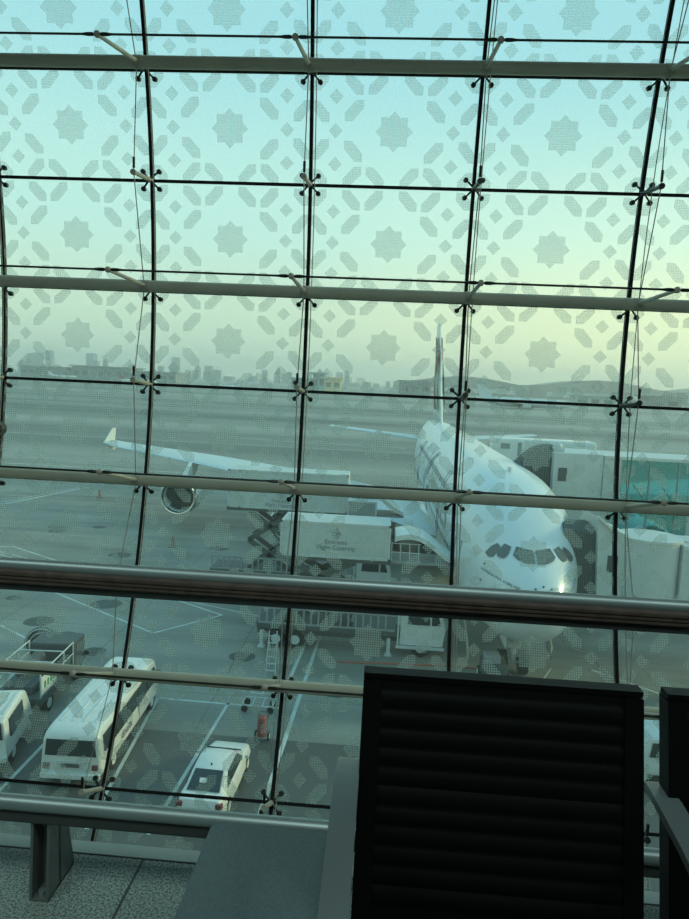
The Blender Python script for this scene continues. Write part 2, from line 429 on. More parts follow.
# small round lamp on the second joint
t = thing('round_lamp', G(0, S[4]+(S[5]-S[4])*.52, .03), 'small round black lamp fixed to the window joint at the far left', 'lamp')
me = MB(); me.cyl((0, 0, 0), (0, -.12, 0), .095, 20); me.build('housing', M['dgrey'], t, True)
me = MB(); me.cyl((0, -.12, 0), (0, -.135, 0), .06, 20); me.build('lens', M['lgrey'], t, True)

# ------------------------------------------------------------------ lounge shell
def structure(me, name, m, smooth=False): o = me.build(name, m, None, smooth); o['kind'] = 'structure'; return o
XL, XR = G(C0, 0).x, G(C1, 0).x
ZT = G(0, S[0]).z
structure(MB().box(XL, XR, -6, 1.805, -.35, 0), 'floor', M['granite'])
structure(MB().box(XL, XR, 1.818, 1.868, -.30, -.004), 'trim_1', M['ledge'])
structure(MB().box(XL, XR, 1.805, 1.818, -.35, -.006), 'trim_2', M['seal'])
structure(MB().box(XL-.2, XR+.2, -6.2, G(0, S[0]).y+.05, ZT, ZT+.3), 'ceiling', M['ceil'])
structure(MB().box(XL-.2, XR+.2, -6.2, -6, -5.9, ZT), 'wall_back', M['wall'])
prof = [(-6, ZT)]+[(G(0, S[0]+(S[-1]-S[0])*k/24).y, G(0, S[0]+(S[-1]-S[0])*k/24).z) for k in range(25)]+[(-6, G(0, S[-1]).z)]
structure(MB().prism(prof, 'x', XL-.2, XL-.02), 'wall_left', M['wall'])
structure(MB().prism(prof, 'x', XR+.02, XR+.2), 'wall_right', M['wall'])
structure(MB().box(XL-.2, XR+.2, -6.2, G(0, S[-1]).y+.1, G(0, S[-1]).z-.3, G(0, S[-1]).z-.02), 'floor_lower', M['wall'])
structure(MB().box(XL-.2, XR+.2, -6.2, G(0, S[-1]).y+.1, AP, G(0, S[-1]).z-.3), 'wall_lower', M['bridge'])

# handrail : round bright top on a dark grooved wooden grip
RY = 1.65
t = thing('handrail', (0, RY, 0), 'upper handrail at chest height with bright metal top and dark grooved wooden underside', 'handrail')
me = MB(); me.cyl((XL+.05, 0, .9345), (XR-.05, 0, .9345), .0175, 20); me.build('top_tube', M['rail'], t, True)
me = MB(); me.box(XL+.05, XR-.05, -.026, .026, .888, .927, .006)
for k in range(3): me.box(XL+.05, XR-.05, -.0285, .0285, .894+k*.010, .899+k*.010)
me.build('wood_grip', M['wood'], t)
me = MB(); me.box(XL+.05, XR-.05, -.019, .019, .870, .889, .004); me.build('bottom_channel', M['raildark'], t)
for x in (-8.4, -6.3, -4.2, -2.1, 2.1, 4.2, 6.3, 8.0):
    me = MB(); me.obox((x-.01, 0, 0), (x-.01, 0, .88), .012, .07, up=(0, 1, 0)); me.obox((x+.03, 0, 0), (x+.03, 0, .88), .012, .07, up=(0, 1, 0)); me.build('post', M['raildark'], t)
# low guard rail
t = thing('guard_rail', (0, RY, 0), 'low round metal guard rail just above the granite floor, on a twin-plate foot', 'guard rail')
me = MB(); me.cyl((XL+.05, -.02, .277), (XR-.05, -.02, .277), .021, 20); me.build('top_tube', M['rail'], t, True)
me = MB(); me.box(XL+.05, XR-.05, -.03, .035, .222, .258, .008); me.build('lower_channel', M['raildark'], t)
def foot(x):
    me = MB()
    for dx in (0, .046):
        me.prism([(.02-.055, .0), (.02+.10, .0), (.02+.045, .235), (-.02, .235)], 'x', x+dx-.004, x+dx+.004)
    me.box(x-.004, x+.05, -.035, .11, 0, .006); me.box(x-.004, x+.05, .03, .036, .006, .23)
    f = me.build('foot', M['footm'], t)
    me = MB(); me.cyl((x+.022, -.012, .006), (x+.022, -.012, .018), .010, 14); me.build('bolt', M['rail'], f, True)
for x in (-8.0, -6.25, -4.45, -2.68, -.905, .88, 2.6, 4.4, 6.2, 8.0): foot(x)

# ------------------------------------------------------------------ beam seating
bench = thing('beam_seating', (.25, .95, 0), 'black ribbed airport seats on one beam with aluminium arms and speckled side table', 'airport seating')
def bl(x, y, z): return (x-.25, y-.95, z)
def add_seat(cx):
    w = .264
    # side profile of the back, reclined: y grows to the window
    def by(z): return .18+(z-.42)*.25
    rings = []
    nz = 132
    ribs = 11
    front = []; back = []
    for k in range(nz+1):
        z = .46+(.884-.46)*k/nz
        rel = (z-.49)/(.865-.49)
        rib = .0042*abs(math.sin(math.pi*ribs*rel)) if 0 < rel < 1 else 0
        front.append((by(z)-.012-rib, z)); back.append((by(z)+.014+rib*.6, z))
    prof = front+[(by(.888), .890)]+back[::-1]
    ws = w-.035
    me = MB(); me.prism([(y, z) for y, z in prof], 'x', cx-.25-ws, cx-.25+ws)
    me.build('backrest', M['leather'], bench, True)
    for sx in (-1, 1):
        me = MB(); x0 = cx-.25+sx*(w-.035); x1 = cx-.25+sx*w
        pr = [(by(z)-.020, z) for z in (.44, .60, .75, .882)]+[(by(z)+.022, z) for z in (.882, .75, .60, .44)]
        me.prism(pr, 'x', min(x0, x1), max(x0, x1)); me.build('back_frame', M['leather'], bench, False)
    me = MB(); me.obox((cx-.25-w, by(.888), .890), (cx-.25+w, by(.888), .890), .032, .010); me.build('top_edge', M['leather'], bench)
    # seat pan
    prs = []
    for k in range(31):
        y = .235-.46*k/30; z = .452-.035*math.sin(math.pi*min(1, k/26))+(.0 if k < 26 else -.012*(k-26)/4)+.006*abs(math.sin(math.pi*k/30*10)); prs.append((y, z))
    me = MB(); me.prism(prs+[(y, z-.035) for y, z in prs[::-1]], 'x', cx-.25-w, cx-.25+w); me.build('seat', M['leather'], bench, True)
def add_arm(x, side):
    # flat aluminium loop : from the back frame forward and down to the beam
    me = MB()
    pts = [(.298, .690), (.292, .703), (.275, .710), (.22, .709), (.12, .698), (.02, .68), (-.08, .66), (-.14, .635), (-.155, .59), (-.13, .54), (-.05, .47), (.05, .41), (.13, .37)]
    R = []
    for i, (y, z) in enumerate(pts):
        a = Vector(pts[max(i-1, 0)]); b = Vector(pts[min(i+1, len(pts)-1)]); d = (b-a).normalized(); nn = Vector((-d.y, d.x))
        th = .008; hw = (.012, .018, .021)[i] if i < 3 else (.023 if i <= 7 else .020)
        R.append([(x-.25+sx*hw, y+nn.x*sy*th, z+nn.y*sy*th) for sx, sy in ((-1, -1), (1, -1), (1, 1), (-1, 1))])
    me.loft(R); o = me.build('armrest', M['alu'], bench, True)
    return o
add_seat(.246); add_seat(.818)
add_arm(-.040, 1); add_arm(.550, 1); add_arm(1.11, 1)
# table top with rounded corners
def rrect(x0, x1, y0, y1, r, n=6):
    out = []
    for cx, cy, a0 in ((x1-r, y1-r, 0), (x0+r, y1-r, 90), (x0+r, y0+r, 180), (x1-r, y0+r, 270)):
        for k in range(n+1): a = R_(a0+90*k/n); out.append((cx+r*math.cos(a), cy+r*math.sin(a)))
    return out
me = MB(); me.prism(rrect(-.355-.25, -.07-.25, -.02, .475, .025), 'z', .40, .42); me.build('table_top', M['table'], bench, label='grey speckled laminate table top')
me = MB(); me.box(-.40-.25, 1.15-.25, .10, .18, .30, .36, .01); me.build('beam', M['raildark'], bench)
for x in (-.2, .96):
    me = MB(); me.box(x-.25-.02, x-.25+.02, .12, .16, .02, .31); me.obox((x-.25, -.16, .02), (x-.25, .40, .02), .05, .035); me.build('leg', M['alu'], bench)
me = MB(); me.box(-.21-.25-.08, -.21-.25+.08, .08, .3, .36, .40); me.build('table_bracket', M['raildark'], bench)

# ------------------------------------------------------------------ ground and markings
g = MB(); g.box(-5000, 5000, 5.0, 9000, AP-.5, AP); structure(g, 'ground', M['apron'])
mk = MB()
def ln(x0, y0, x1, y1, w=.14): mk.obox((x0, y0, AP+.004), (x1, y1, AP+.004), w, .008)
def poly(pts, w=.14):
    for a, b in zip(pts, pts[1:]): ln(*a, *b, w)
poly([(-22.1, 36.5), (-14.8, 31.75)]); poly([(-17.6, 28.6), (-18.3, 34.0)])
poly([(-10.05, 29.2), (-9.25, 20)]); poly([(-6.7, 29.2), (-7.15, 20)]); poly([(-10.05, 29.2), (-4.3, 29.1)])
poly([(-13.2, 29.2), (-13.2, 20)])
poly([(-4.6, 38.6), (-3.3, 38.2), (-3.75, 20)], .18); poly([(-4.85, 38.0), (-4.0, 37.6), (-4.35, 30.0)], .18)
poly([(-28.5, 47), (-13.05, 36.9), (-9.86, 40.6), (-17.1, 45.0), (-31.2, 53.5), (-41, 50)])
ln(-46, 58, -16, 44.0, .1); ln(-45.7, 58.4, -15.7, 44.5, .1); ln(-16, 44.0, -4, 39.5, .1)
ln(-42, 70, -38.5, 84, .3); ln(-43, 70, -39.4, 84, .15)
ln(-400, 154, 60, 148, .4); ln(-400, 104, -30, 101, .35); ln(-90, 340, -33, 300, .8)
ln(-60, 290, 20, 250, .6); ln(60, 300, 400, 300, 1.0); ln(20, 195, 400, 190, .5); ln(-40, 165, 5, 160, .5)
ln(3, 26.4, 30, 26.4); ln(12, 36, 30, 20); ln(7.6, 20, 7.6, 33)
structure(mk, 'ground_markings', M['line'])
st = MB()
for (x, y, r) in ((-17.7, 41.2, .95), (-20.3, 37.5, .85), (-17.7, 35.4, .9), (-24, 41.2, .5), (-31.2, 61.2, .8), (-30.4, 59.7, .8), (-27.5, 62.2, .6), (-21.6, 52.9, .9), (-16.0, 33.4, .6), (-15.2, 33.8, .6),
                  (-14.2, 57, .8), (-12, 49, .9), (-9.5, 44, .8), (-24.5, 47.5, .9), (-7.2, 34.5, .7), (13, 46, .8), (16, 27.5, 1.2), (-1.8, 31, .5)):
    pl = [(x+r*math.cos(a)*(1+.12*random.random()), y+r*.9*math.sin(a)*(1+.12*random.random())) for a in (2*math.pi*k/18 for k in range(18))]
    st.prism(pl, 'z', AP, AP+.003)
structure(st, 'ground_stains', M['stain'])

# ------------------------------------------------------------------ the airliner
pl = thing('airliner', (7.47, 29.6, AP), 'huge white double-deck airliner parked nose towards the window between lifted trucks and bridges', 'airplane', rz=R_(.6))
def interp(tab, s):
    for a, b in zip(tab, tab[1:]):
        if s <= b[0]:
            t = (s-a[0])/(b[0]-a[0]); return [a[i]+(b[i]-a[i])*t for i in range(1, len(a))]
    return list(tab[-1][1:])
ST = [(0, 4.95, 5.15, .08), (.12, 4.55, 5.55, .50), (.5, 4.0, 6.1, 1.05), (1, 3.55, 6.55, 1.45), (1.7, 3.12, 7.0, 1.86), (2.4, 2.85, 7.42, 2.14), (3.2, 2.62, 8.0, 2.42), (4, 2.48, 8.62, 2.70), (5, 2.36, 9.22, 2.97), (6, 2.3, 9.66, 3.17),
      (8, 2.2, 10.2, 3.42), (10.5, 2.15, 10.5, 3.54), (13.5, 2.15, 10.56, 3.57), (46, 2.15, 10.56, 3.57), (50, 2.5, 10.56, 3.42), (54, 3.3, 10.56, 3.13), (58, 4.6, 10.56, 2.75), (62, 6.0, 10.5, 2.2), (66, 7.4, 10.4, 1.5), (69, 8.4, 10.2, .95), (71, 9.1, 9.9, .4)]
def fring(s):
    zb, zt, hw = interp(ST, s); out = []; n = 48
    mid = zb+(zt-zb)*.46
    for k in range(n):
        a = 2*math.pi*k/n; cx, sx = math.cos(a), math.sin(a)
        e = .84 if sx > 0 else .93
        x = hw*math.copysign(abs(cx)**e, cx); z = mid+((zt-mid) if sx > 0 else (mid-zb))*math.copysign(abs(sx)**e, sx)
        out.append((x, s, z))
    return out
stations = sorted(set([0, .05, .12, .3, .5, .75, 1, 1.35, 1.7, 2.05, 2.4, 2.8, 3.2, 3.6, 4, 4.5, 5, 5.5, 6, 7, 8, 9.2, 10.5, 12, 13.5]+list(range(16, 47, 3))+list(range(47, 72))))
me = MB(); me.loft([fring(s) for s in stations])
bmesh.ops.recalc_face_normals(me.bm, faces=me.bm.faces)
fus_bvh = BVHTree.FromBMesh(me.bm)
fus = me.build('fuselage', M['plane'], pl, True)
ss = fus.modifiers.new('sub', 'SUBSURF'); ss.levels = 1; ss.render_levels = 1
def on_fus(x, z, ydir=1, off=.03):
    h = fus_bvh.ray_cast(Vector((x, -5, z)), Vector((0, 1, 0)))
    if h[0] is None: return None
    n = h[1]; n = n if n.y < 0 or n.length == 0 else -n
    return h[0]+n*off
def front_patch(poly, name, m, parent, off=.03, n=6):
    """polygon in the front view wrapped on the nose"""
    cx = sum(p[0] for p in poly)/len(poly); cz = sum(p[1] for p in poly)/len(poly)
    b = MB(); rows = []
    dense = []
    for a, c in zip(poly, poly[1:]+poly[:1]):
        for k in range(4): dense.append((a[0]+(c[0]-a[0])*k/4, a[1]+(c[1]-a[1])*k/4))
    for j in range(n+1):
        t = j/n; rr = []
        for (x, z) in dense:
            p = on_fus(cx+(x-cx)*t, cz+(z-cz)*t, off=off)
            if p is None: return None
            rr.append(p)
        rows.append(rr)
    b.loft(rows[1:][::1], cap=False)
    v = [b.bm.verts.new(p) for p in rows[1]]; b._f(v)
    return b.build(name, m, parent, False)
W3 = [(-.055, 6.99), (-.055, 7.44), (-.80, 7.54), (-1.00, 7.20), (-.86, 7.08), (-.5, 6.99)]
W2 = [(-1.24, 7.14), (-1.02, 7.50), (-1.30, 7.58), (-1.68, 7.16), (-1.66, 7.00), (-1.44, 6.98)]
W1 = [(-1.68, 7.42), (-1.46, 7.56), (-1.80, 7.30), (-2.08, 6.82), (-1.98, 6.70), (-1.80, 6.76)]
W1 = [(-1.86, 6.92), (-1.50, 7.42), (-1.60, 7.54), (-1.88, 7.34), (-2.14, 7.00), (-2.04, 6.86)]
for sx in (1, -1):
    for w in (W3, W2, W1):
        front_patch([(sx*x, z) for x, z in w], 'cockpit_window', M['cockpit'], pl, off=.05)
# small marks under the windows
for x, z in ((-.25, 6.12), (.12, 6.22), (.5, 6.12), (-2.2, 6.5), (-2.35, 5.7)):
    p = on_fus(x, z, off=.02)
    if p is not None:
        b = MB(); b.sphere(p, .05, 8); b.build('air_data_probe', M['dgrey'], pl, True)
def wrap_text(txt, size, cx, cz, slope, name, sx):
    o = text_mesh(txt, size, name, M['textblue'], pl, Matrix.Identity(4), extrude=0)
    for v in o.data.vertices:
        x = cx+v.co.x; z = cz+v.co.y+slope*v.co.x
        p = on_fus(x, z, off=.035)
        v.co = p if p is not None else Vector((cx, 3, cz))
    return o
wrap_text('EMIRATES A380-800', .165, -1.60, 6.12, -.16, 'type_lettering', -1)
wrap_text('EMIRATES A380-800', .145, 1.9, 5.95, .42, 'type_lettering', 1)
# doors and rows of cabin windows as thin outlines on the sides
def side_pt(s, z, sx, off=.02):
    h = fus_bvh.ray_cast(Vector((sx*8, s, z)), Vector((-sx, 0, 0)))
    if h[0] is None: return None
    n = h[1]; n = n if n.x*sx > 0 else -n
    return h[0]+n*off
def door(s, z0, z1, sx):
    b = MB(); w = 1.1
    pts = [side_pt(s+dx, z, sx, .03) for dx, z in ((0, z0), (0, (z0+z1)/2), (0, z1), (w, z1), (w, (z0+z1)/2), (w, z0), (0, z0))]
    b.tube(pts, .03, 4); b.build('door_outline', M['grey'], pl)
for sx in (1, -1):
    for s in (5.8, 14.5, 25, 38, 46): door(s, 5.0, 6.95, sx)
    for s in (15.5, 27, 40): door(s, 7.7, 9.4, sx)
    for z, a, b_ in ((5.95, 8, 46), (8.55, 10.5, 45)):
        b = MB(); s = a
        while s < b_:
            q = [side_pt(s+dx, z+dz, sx, .012) for dx, dz in ((0, -.17), (.24, -.17), (.24, .17), (0, .17))]
            b._f([b.bm.verts.new(p) for p in q]); s += .62
        b.build('cabin_window_row', M['dark'], pl)
    # large airline title on the upper side
    o = text_mesh('Emirates', 4.2, 'title_lettering', M['gold'], pl, Matrix.Identity(4), extrude=0)
    for v in o.data.vertices:
        s = 17.5+v.co.x*(-sx)*-1 if sx > 0 else 17.5-v.co.x
        p = side_pt(s, 7.5+v.co.y*.8, sx, .03); v.co = p if p is not None else Vector((sx*3.5, s, 7))
# grey scribble curves on the starboard side behind the title
for k in range(5):
    pts = []
    for j in range(18):
        t_ = j/17; s = 27+k*1.7+3.2*math.sin(t_*3.0+k); z = 3.6+t_*6.0
        q = side_pt(s, z, -1, .02)
        if q is not None: pts.append(q)
    b = MB(); b.tube(pts, .05, 4); b.build('grey_swirl', M['lgrey'], pl)
# upper antennae and seams
b = MB(); b.box(-.05, .05, 9.5, 10.1, 10.2, 10.65); b.build('antenna', M['white'], pl)
# fin
def airfoil(le, chord, th, lat, z, vertical=False, n=9, x0=0):
    up = []; lo = []
    for k in range(n+1):
        u = (k/n)**1.6; yt = th*(1.4845*math.sqrt(u)-.63*u-1.758*u*u+1.4215*u**3-.5075*u**4)*chord*.5*2/2
        up.append((u*chord, yt)); lo.append((u*chord, -yt*.8))
    pts = up+lo[::-1][:-1]
    if vertical: return [(x0+t, le+u, z) for u, t in pts]
    return [(lat, le+u, z+t) for u, t in pts]
b = MB(); b.loft([airfoil(54, 14.5, .10, 0, 9.9, True), airfoil(55.5, 13, .10, 0, 12, True), airfoil(65.2, 6.0, .10, 0, 23.6, True), airfoil(65.8, 5.0, .08, 0, 24.0, True)])
fin = b.build('tail_fin', M['plane'], pl, True)
for sx in (1, -1):
    for (m, y0, y1, w0) in (('red', 57.5, 60.2, 1), ('green', 60.4, 62.6, 1), ('flagblk', 66.2, 67.4, 1)):
        b = MB(); R0 = []
        for j in range(13):
            z = 12.2+j*.82; le = 55.5+(z-12)*.84; sw = 1.1*math.sin(j*.55)
            a = min(le+1.2+(y0-57.5)*.55+sw, 67.0+(z-12)*.33); c = a+(y1-y0)*.55
            def tx(y): ch = 13-(z-12)*.6; u = max(0, min(1, (y-le)/ch)); return sx*(.105*(1.4845*math.sqrt(u)-.63*u-1.758*u*u+1.4215*u**3-.5075*u**4)*ch*1.0+.03)
            R0.append([(tx(a), a, z), (tx(c), c, z)])
        V = [[b.bm.verts.new(p) for p in r] for r in R0]
        for q in range(len(V)-1): b._f([V[q][0], V[q][1], V[q+1][1], V[q+1][0]])
        b.build('flag_stripe', M[m], fin)
# wings, tailplanes, engines
for sx in (1, -1):
    b = MB()
    sec = [(21.5, 19.5, .10, 2.6, 3.5), (23.2, 17.6, .11, 5.0, 3.8), (30.5, 11.6, .105, 14, 5.2), (38.0, 8.4, .10, 26, 6.0), (45.6, 5.0, .09, 38.6, 6.6), (47.4, 3.4, .08, 40.4, 6.8)]
    b.loft([airfoil(le, ch, th, sx*lat, z) for le, ch, th, lat, z in sec]); b.build('wing', M['wing'], pl, True)
    b = MB(); b.prism([(47.8, 6.8), (50.2, 8.3), (51.2, 8.3), (50.9, 6.8), (51.1, 5.6), (50.3, 5.6)], 'x', sx*40.4-.06, sx*40.4+.06); b.build('wingtip_fence', M['white'], pl)
    b = MB(); b.loft([airfoil(59.5, 8.5, .09, sx*.6, 7.8), airfoil(67.8, 3.4, .08, sx*15.1, 8.7)]); b.build('tailplane', M['wing'], pl, True)
    for lat, s, z in ((27.3, 34.3, 3.15), (14.9, 25.2, 2.95)):
        e = MB(); x = sx*lat
        prof = [(1.46, .9), (1.50, .25), (1.62, .02), (1.76, .05), (1.86, .5), (1.90, 1.6), (1.85, 3.2), (1.62, 4.8), (1.45, 5.6), (1.0, 5.6)]
        nr = 32
        e.loft([[(x+r*math.cos(2*math.pi*k/nr), s+d, z+r*math.sin(2*math.pi*k/nr)) for k in range(nr)] for r, d in prof], cap=False)
        eng = e.build('engine', M['plane'], pl, True)
        e = MB(); e.loft([[(x+r*math.cos(2*math.pi*k/nr), s+d, z+r*math.sin(2*math.pi*k/nr)) for k in range(nr)] for r, d in ((1.495, .25), (1.60, -.01), (1.70, -.03), (1.80, .12), (1.87, .5))], cap=False); e.build('intake_lip', M['titan'], eng, True)
        e = MB()
        for k in range(24):
            a = 2*math.pi*k/24; d = .16
            q = [(r*math.cos(a+da), yy, r*math.sin(a+da)) for r, da, yy in ((.4, 0, .95), (1.45, .05, 1.15), (1.45, .05+d, .95), (.4, .3, 1.15))]
            e._f([e.bm.verts.new((x+p[0], s+p[1], z+p[2])) for p in q])
        e.cyl((x, s+1.25, z), (x, s+1.3, z), 1.46, 24); e.build('fan', M['dgrey'], eng)
        e = MB(); e.cyl((x, s+.45, z), (x, s+1.2, z), .05, 16, r1=.42); e.build('spinner', M['dgrey'], eng, True)
        e = MB(); e.loft([[(x+r*math.cos(2*math.pi*k/20), s+d, z+r*math.sin(2*math.pi*k/20)) for k in range(20)] for r, d in ((1.1, 5.2), (.85, 6.6), (.35, 7.8))]); e.build('exhaust_cone', M['titan'], eng, True)
        wz = 4.8 if lat < 20 else 6.0
        e = MB(); e.loft([[(x-.22, s+1.8, z+1.7), (x+.22, s+1.8, z+1.7), (x+.22, s+5.2, z+1.5), (x-.22, s+5.2, z+1.5)], [(x-.18, s+4.6, wz+.2), (x+.18, s+4.6, wz+.2), (x+.18, s+8.2, wz+.1), (x-.18, s+8.2, wz+.1)]]); e.build('pylon', M['plane'], pl)
# belly fairing
b = MB(); b.loft([ring(21, 1.2, 2.1, 3.4, .6, 5), ring(24, 3.2, 1.65, 4.2, 1.2, 5), ring(30, 4.0, 1.4, 4.6, 1.4, 5), ring(40, 3.9, 1.4, 4.5, 1.4, 5), ring(45, 3.0, 1.8, 3.8, 1.0, 5), ring(48, .8, 2.5, 3.0, .2, 5)]); b.build('belly_fairing', M['plane'], pl, True)
# landing gear
gear = MB(); gear.cyl((0, 5.3, .62), (0, 5.0, 3.0), .14, 12); gear.cyl((0, 5.3, 1.5), (0, 6.8, 2.7), .08, 8); gear.cyl((-.75, 5.3, .62), (.75, 5.3, .62), .1, 8)
gear.box(-.35, .35, 5.0, 5.15, 1.5, 1.9); ng = gear.build('nose_gear', M['lgrey'], pl)
for x in (-.55, .55): 
    b = MB(); b.cyl((x-.2, 5.3, .63), (x+.2, 5.3, .63), .63, 22); b.build('wheel', M['black'], ng, True)
for sx in (-1, 1):
    b = MB(); b.box(sx*.62-.02, sx*.62+.02, 4.2, 5.9, 1.75, 2.5); b.build('gear_door', M['plane'], pl)
for (x, y, n) in ((-2.6, 34, 3), (2.6, 34, 3), (-6.2, 32, 2), (6.2, 32, 2)):
    gg = MB(); gg.cyl((x, y, .7), (x*.95, y, 3.2), .25, 10); gg.cyl((x, y-(n-1)*.85, .7), (x, y+(n-1)*.85, .7), .14, 8); gr = gg.build('main_gear', M['lgrey'], pl)
    for k in range(n):
        for dx in (-.55, .55):
            b = MB(); yy = y+(k-(n-1)/2)*1.65; b.cyl((x+dx-.22, yy, .7), (x+dx+.22, yy, .7), .7, 16); b.build('wheel', M['black'], gr, True)

# ------------------------------------------------------------------ catering lift trucks
def emblem(b, cx, cz, y, k=1.):
    """flowing calligraphic mark made of strokes"""
    def stroke(pts, w):
        P = [Vector((cx+px*k, y, cz+pz*k)) for px, pz in pts]; b.tube(P, w*k, 5)
    stroke([(-.16, -.10), (-.20, .02), (-.12, .12), (0, .10), (.06, .0), (0, -.08), (-.08, -.04)], .016)
    stroke([(.02, -.14), (.12, -.10), (.20, .02), (.16, .14), (.06, .20), (-.02, .26)], .016)
    stroke([(-.08, .20), (.02, .30), (.10, .26)], .013)
    stroke([(-.14, -.18), (0, -.22), (.16, -.17)], .014)
    stroke([(-.02, -.02), (.06, .10), (.14, .06)], .012)
def lift_truck(name, loc, L, zb, zt, label, cab_x, textpos, flip=False, scissor=(-.2, .6), W=2.4, canopy=None, small=False):
    t = thing(name, loc, label, 'truck', group='white high-lift catering trucks around the airliner')
    b = MB(); b.box(0, L, 0, W, zb, zt, .05); bx = b.build('cargo_box', M['bridge'], t)
    b = MB()
    for z in (zb, zt-.12): b.box(-.02, L+.02, -.03, .02, z, z+.12)
    for x in (-.02, .78, L-.10): b.box(x, x+.12, -.03, .02, zb, zt)
    b.build('box_frame', M['lgrey'], t)
    b = MB(); b.box(-.1, L+.1, .05, W-.05, zb-.22, zb-.01); b.build('box_underframe', M['dgrey'], t)
    tx, tz = textpos
    b = MB(); emblem(b, tx, tz+.42, -.02, 1.1); b.build('box_emblem', M['text'], t)
    text_mesh('Emirates\nFlight Catering', .36, 'box_lettering', M['text'], t, frame((tx, -.012, tz-.18), (1, 0, 0), (0, 0, 1)))
    # scissor arms on both sides
    x0, x1 = scissor; n = 2; zc = 1.5; hh = (zb-.25-zc)/n
    for y in (.35, W-.35):
        for k in range(n):
            za, zb_ = zc+k*hh, zc+(k+1)*hh
            for (a, c) in (((x0, za), (x1, zb_)), ((x1, za), (x0, zb_))):
                b = MB(); b.obox((a[0], y, a[1]), (c[0], y, c[1]), .16, .34, up=(0, 1, 0) if False else (0, 0, 1)); b.build('scissor_arm', M['dgrey'], t)
    b = MB()
    for z in (zc, zc+hh, zb-.25): 
        for x in (x0, x1): b.cyl((x, .3, z), (x, W-.3, z), .09, 8)
    b.build('scissor_axle', M['grey'], t)
    cl = L+3.2
    b = MB(); b.box(-1.2, cl, .3, W-.3, .75, 1.1); b.box(-1.2, cl-2.6, .0, W, 1.1, 1.45, .03)
    b.build('chassis', M['dgrey'], t)
    b = MB(); x = -1.1
    while x < cl-3.0:
        b.box(x, x+.1, -.02, .06, 1.45, 2.3); x += .42
    b.box(-1.1, cl-2.7, -.03, .05, 2.3, 2.42); b.box(-1.1, cl-2.7, -.03, .05, 1.42, 1.52); b.build('side_railing', M['grey'], t)
    cb = MB(); cb.prism([(cl-2.4, .7), (cl, .7), (cl+.12, 1.7), (cl-.25, 3.1), (cl-2.3, 3.2)], 'y', .0, W); cab = cb.build('cab', M['white'], t)
    b = MB(); b.prism([(cl-2.0, 1.9), (cl-.75, 1.9), (cl-.75, 2.8), (cl-1.9, 2.85)], 'y', -.02, .0); b.prism([(cl-.65, 1.9), (cl-.12, 1.9), (cl-.4, 2.8), (cl-.65, 2.8)], 'y', -.02, .0); b.build('cab_window', M['dark'], cab)
    b = MB(); b.obox((cl-2.5, -.12, .7), (cl-2.5, -.12, 3.5), .09, .09, up=(0, 1, 0)); b.box(cl-2.6, cl+.1, -.2, -.05, .55, .68); b.build('cab_guard', M['lgrey'], t)
    for x in (-.1, 1.0, cl-1.2):
        for y in (.3, W-.3): wheel(t, (x, y, .5), .5, .35, 'y')
    for x in (-.9, cl-3.0):
        b = MB(); b.box(x-.1, x+.1, .0, .2, .05, 1.0); b.box(x-.2, x+.2, -.1, .3, 0, .06); b.build('outrigger', M['lgrey'], t)
    # bridging platform with railings and curved white canopy
    px1 = L+(canopy or 3.3)
    b = MB(); b.box(L, px1, .2, W-.2, zb-.15, zb); b.build('platform', M['grey'], t)
    b = MB()
    for x in (L+.1, L+.6, L+1.1, L+1.6):
        b.cyl((x, .2, zb), (x, .2, zb+1.0), .03, 6)
    for z in (zb+.5, zb+1.0): b.cyl((L+.1, .2, z), (L+1.7, .2, z), .03, 6)
    b.build('platform_railing', M['lgrey'], t)
    b = MB(); R0 = []
    for k in range(13):
        u = k/12; x = L+.25+(px1-L-.3)*u; z = zb+1.25+.42*math.sin(math.pi*min(1, u*1.05+.12))-.95*u*u
        R0.append([(x, 0, z-.28), (x, W, z-.28), (x+.02, W, z), (x+.02, W*.5, z+.12), (x+.02, 0, z)])
    b.loft(R0); b.build('platform_canopy', M['white'], t, True)
    return t
lift_truck('catering_truck', (-5.55, 36, AP), 6.1, 5.42, 7.42, 'white high-lift catering truck nearest the window, box raised beside the airliner nose', 0, (3.1, 6.35), scissor=(.2, 4.2), canopy=3.5)
t2 = lift_truck('catering_truck', (-10.95, 46, AP), 8.5, 5.98, 8.7, 'white high-lift catering truck behind the nearer one, box raised in front of the wing', 0, (3.75, 6.62), scissor=(1.5, 4.6), canopy=4.0)
b = MB(); b.box(8.55, 10.6, -1.0, .4, 5.75, 7.12, .03); cb_ = b.build('lift_cabin', M['lgrey'], t2)
b = MB(); b.box(8.68, 10.47, -1.03, -.99, 5.95, 7.0); b.build('cabin_window', M['grey'], cb_)
# third one on the far (port) side: box only just shows above the fuselage
t3 = thing('catering_truck', (10.9, 68, AP), 'long white raised truck box seen over the fuselage shoulder behind the dark canopy', 'truck', group='white high-lift catering trucks around the airliner')
b = MB(); b.box(0, 10.3, 0, 2.5, 7.9, 10.25, .25); b.build('cargo_box', M['white'], t3)
b = MB(); b.box(.75, 1.7, -.02, 0, 9.2, 9.75); b.box(2.45, 2.85, -.02, 0, 8.5, 9.9); b.build('box_window', M['grey'], t3)
text_mesh('Emirates', .8, 'box_lettering', M['lgrey'], t3, frame((5.0, -.012, 9.3), (1, 0, 0), (0, 0, 1)))
for sgn in (0, 1):
    b = MB(); b.obox((1.5 if sgn else 6.5, 1.2, 1.4), (6.5 if sgn else 1.5, 1.2, 7.8), .2, .35); b.build('scissor_arm', M['dgrey'], t3)
b = MB(); b.box(-.8, 11, .2, 2.3, .8, 1.4); b.build('chassis', M['dgrey'], t3)
for x in (.4, 2.0, 9.6): wheel(t3, (x, .4, .5), .5, .35, 'y'); wheel(t3, (x, 2.1, .5), .5, .35, 'y')

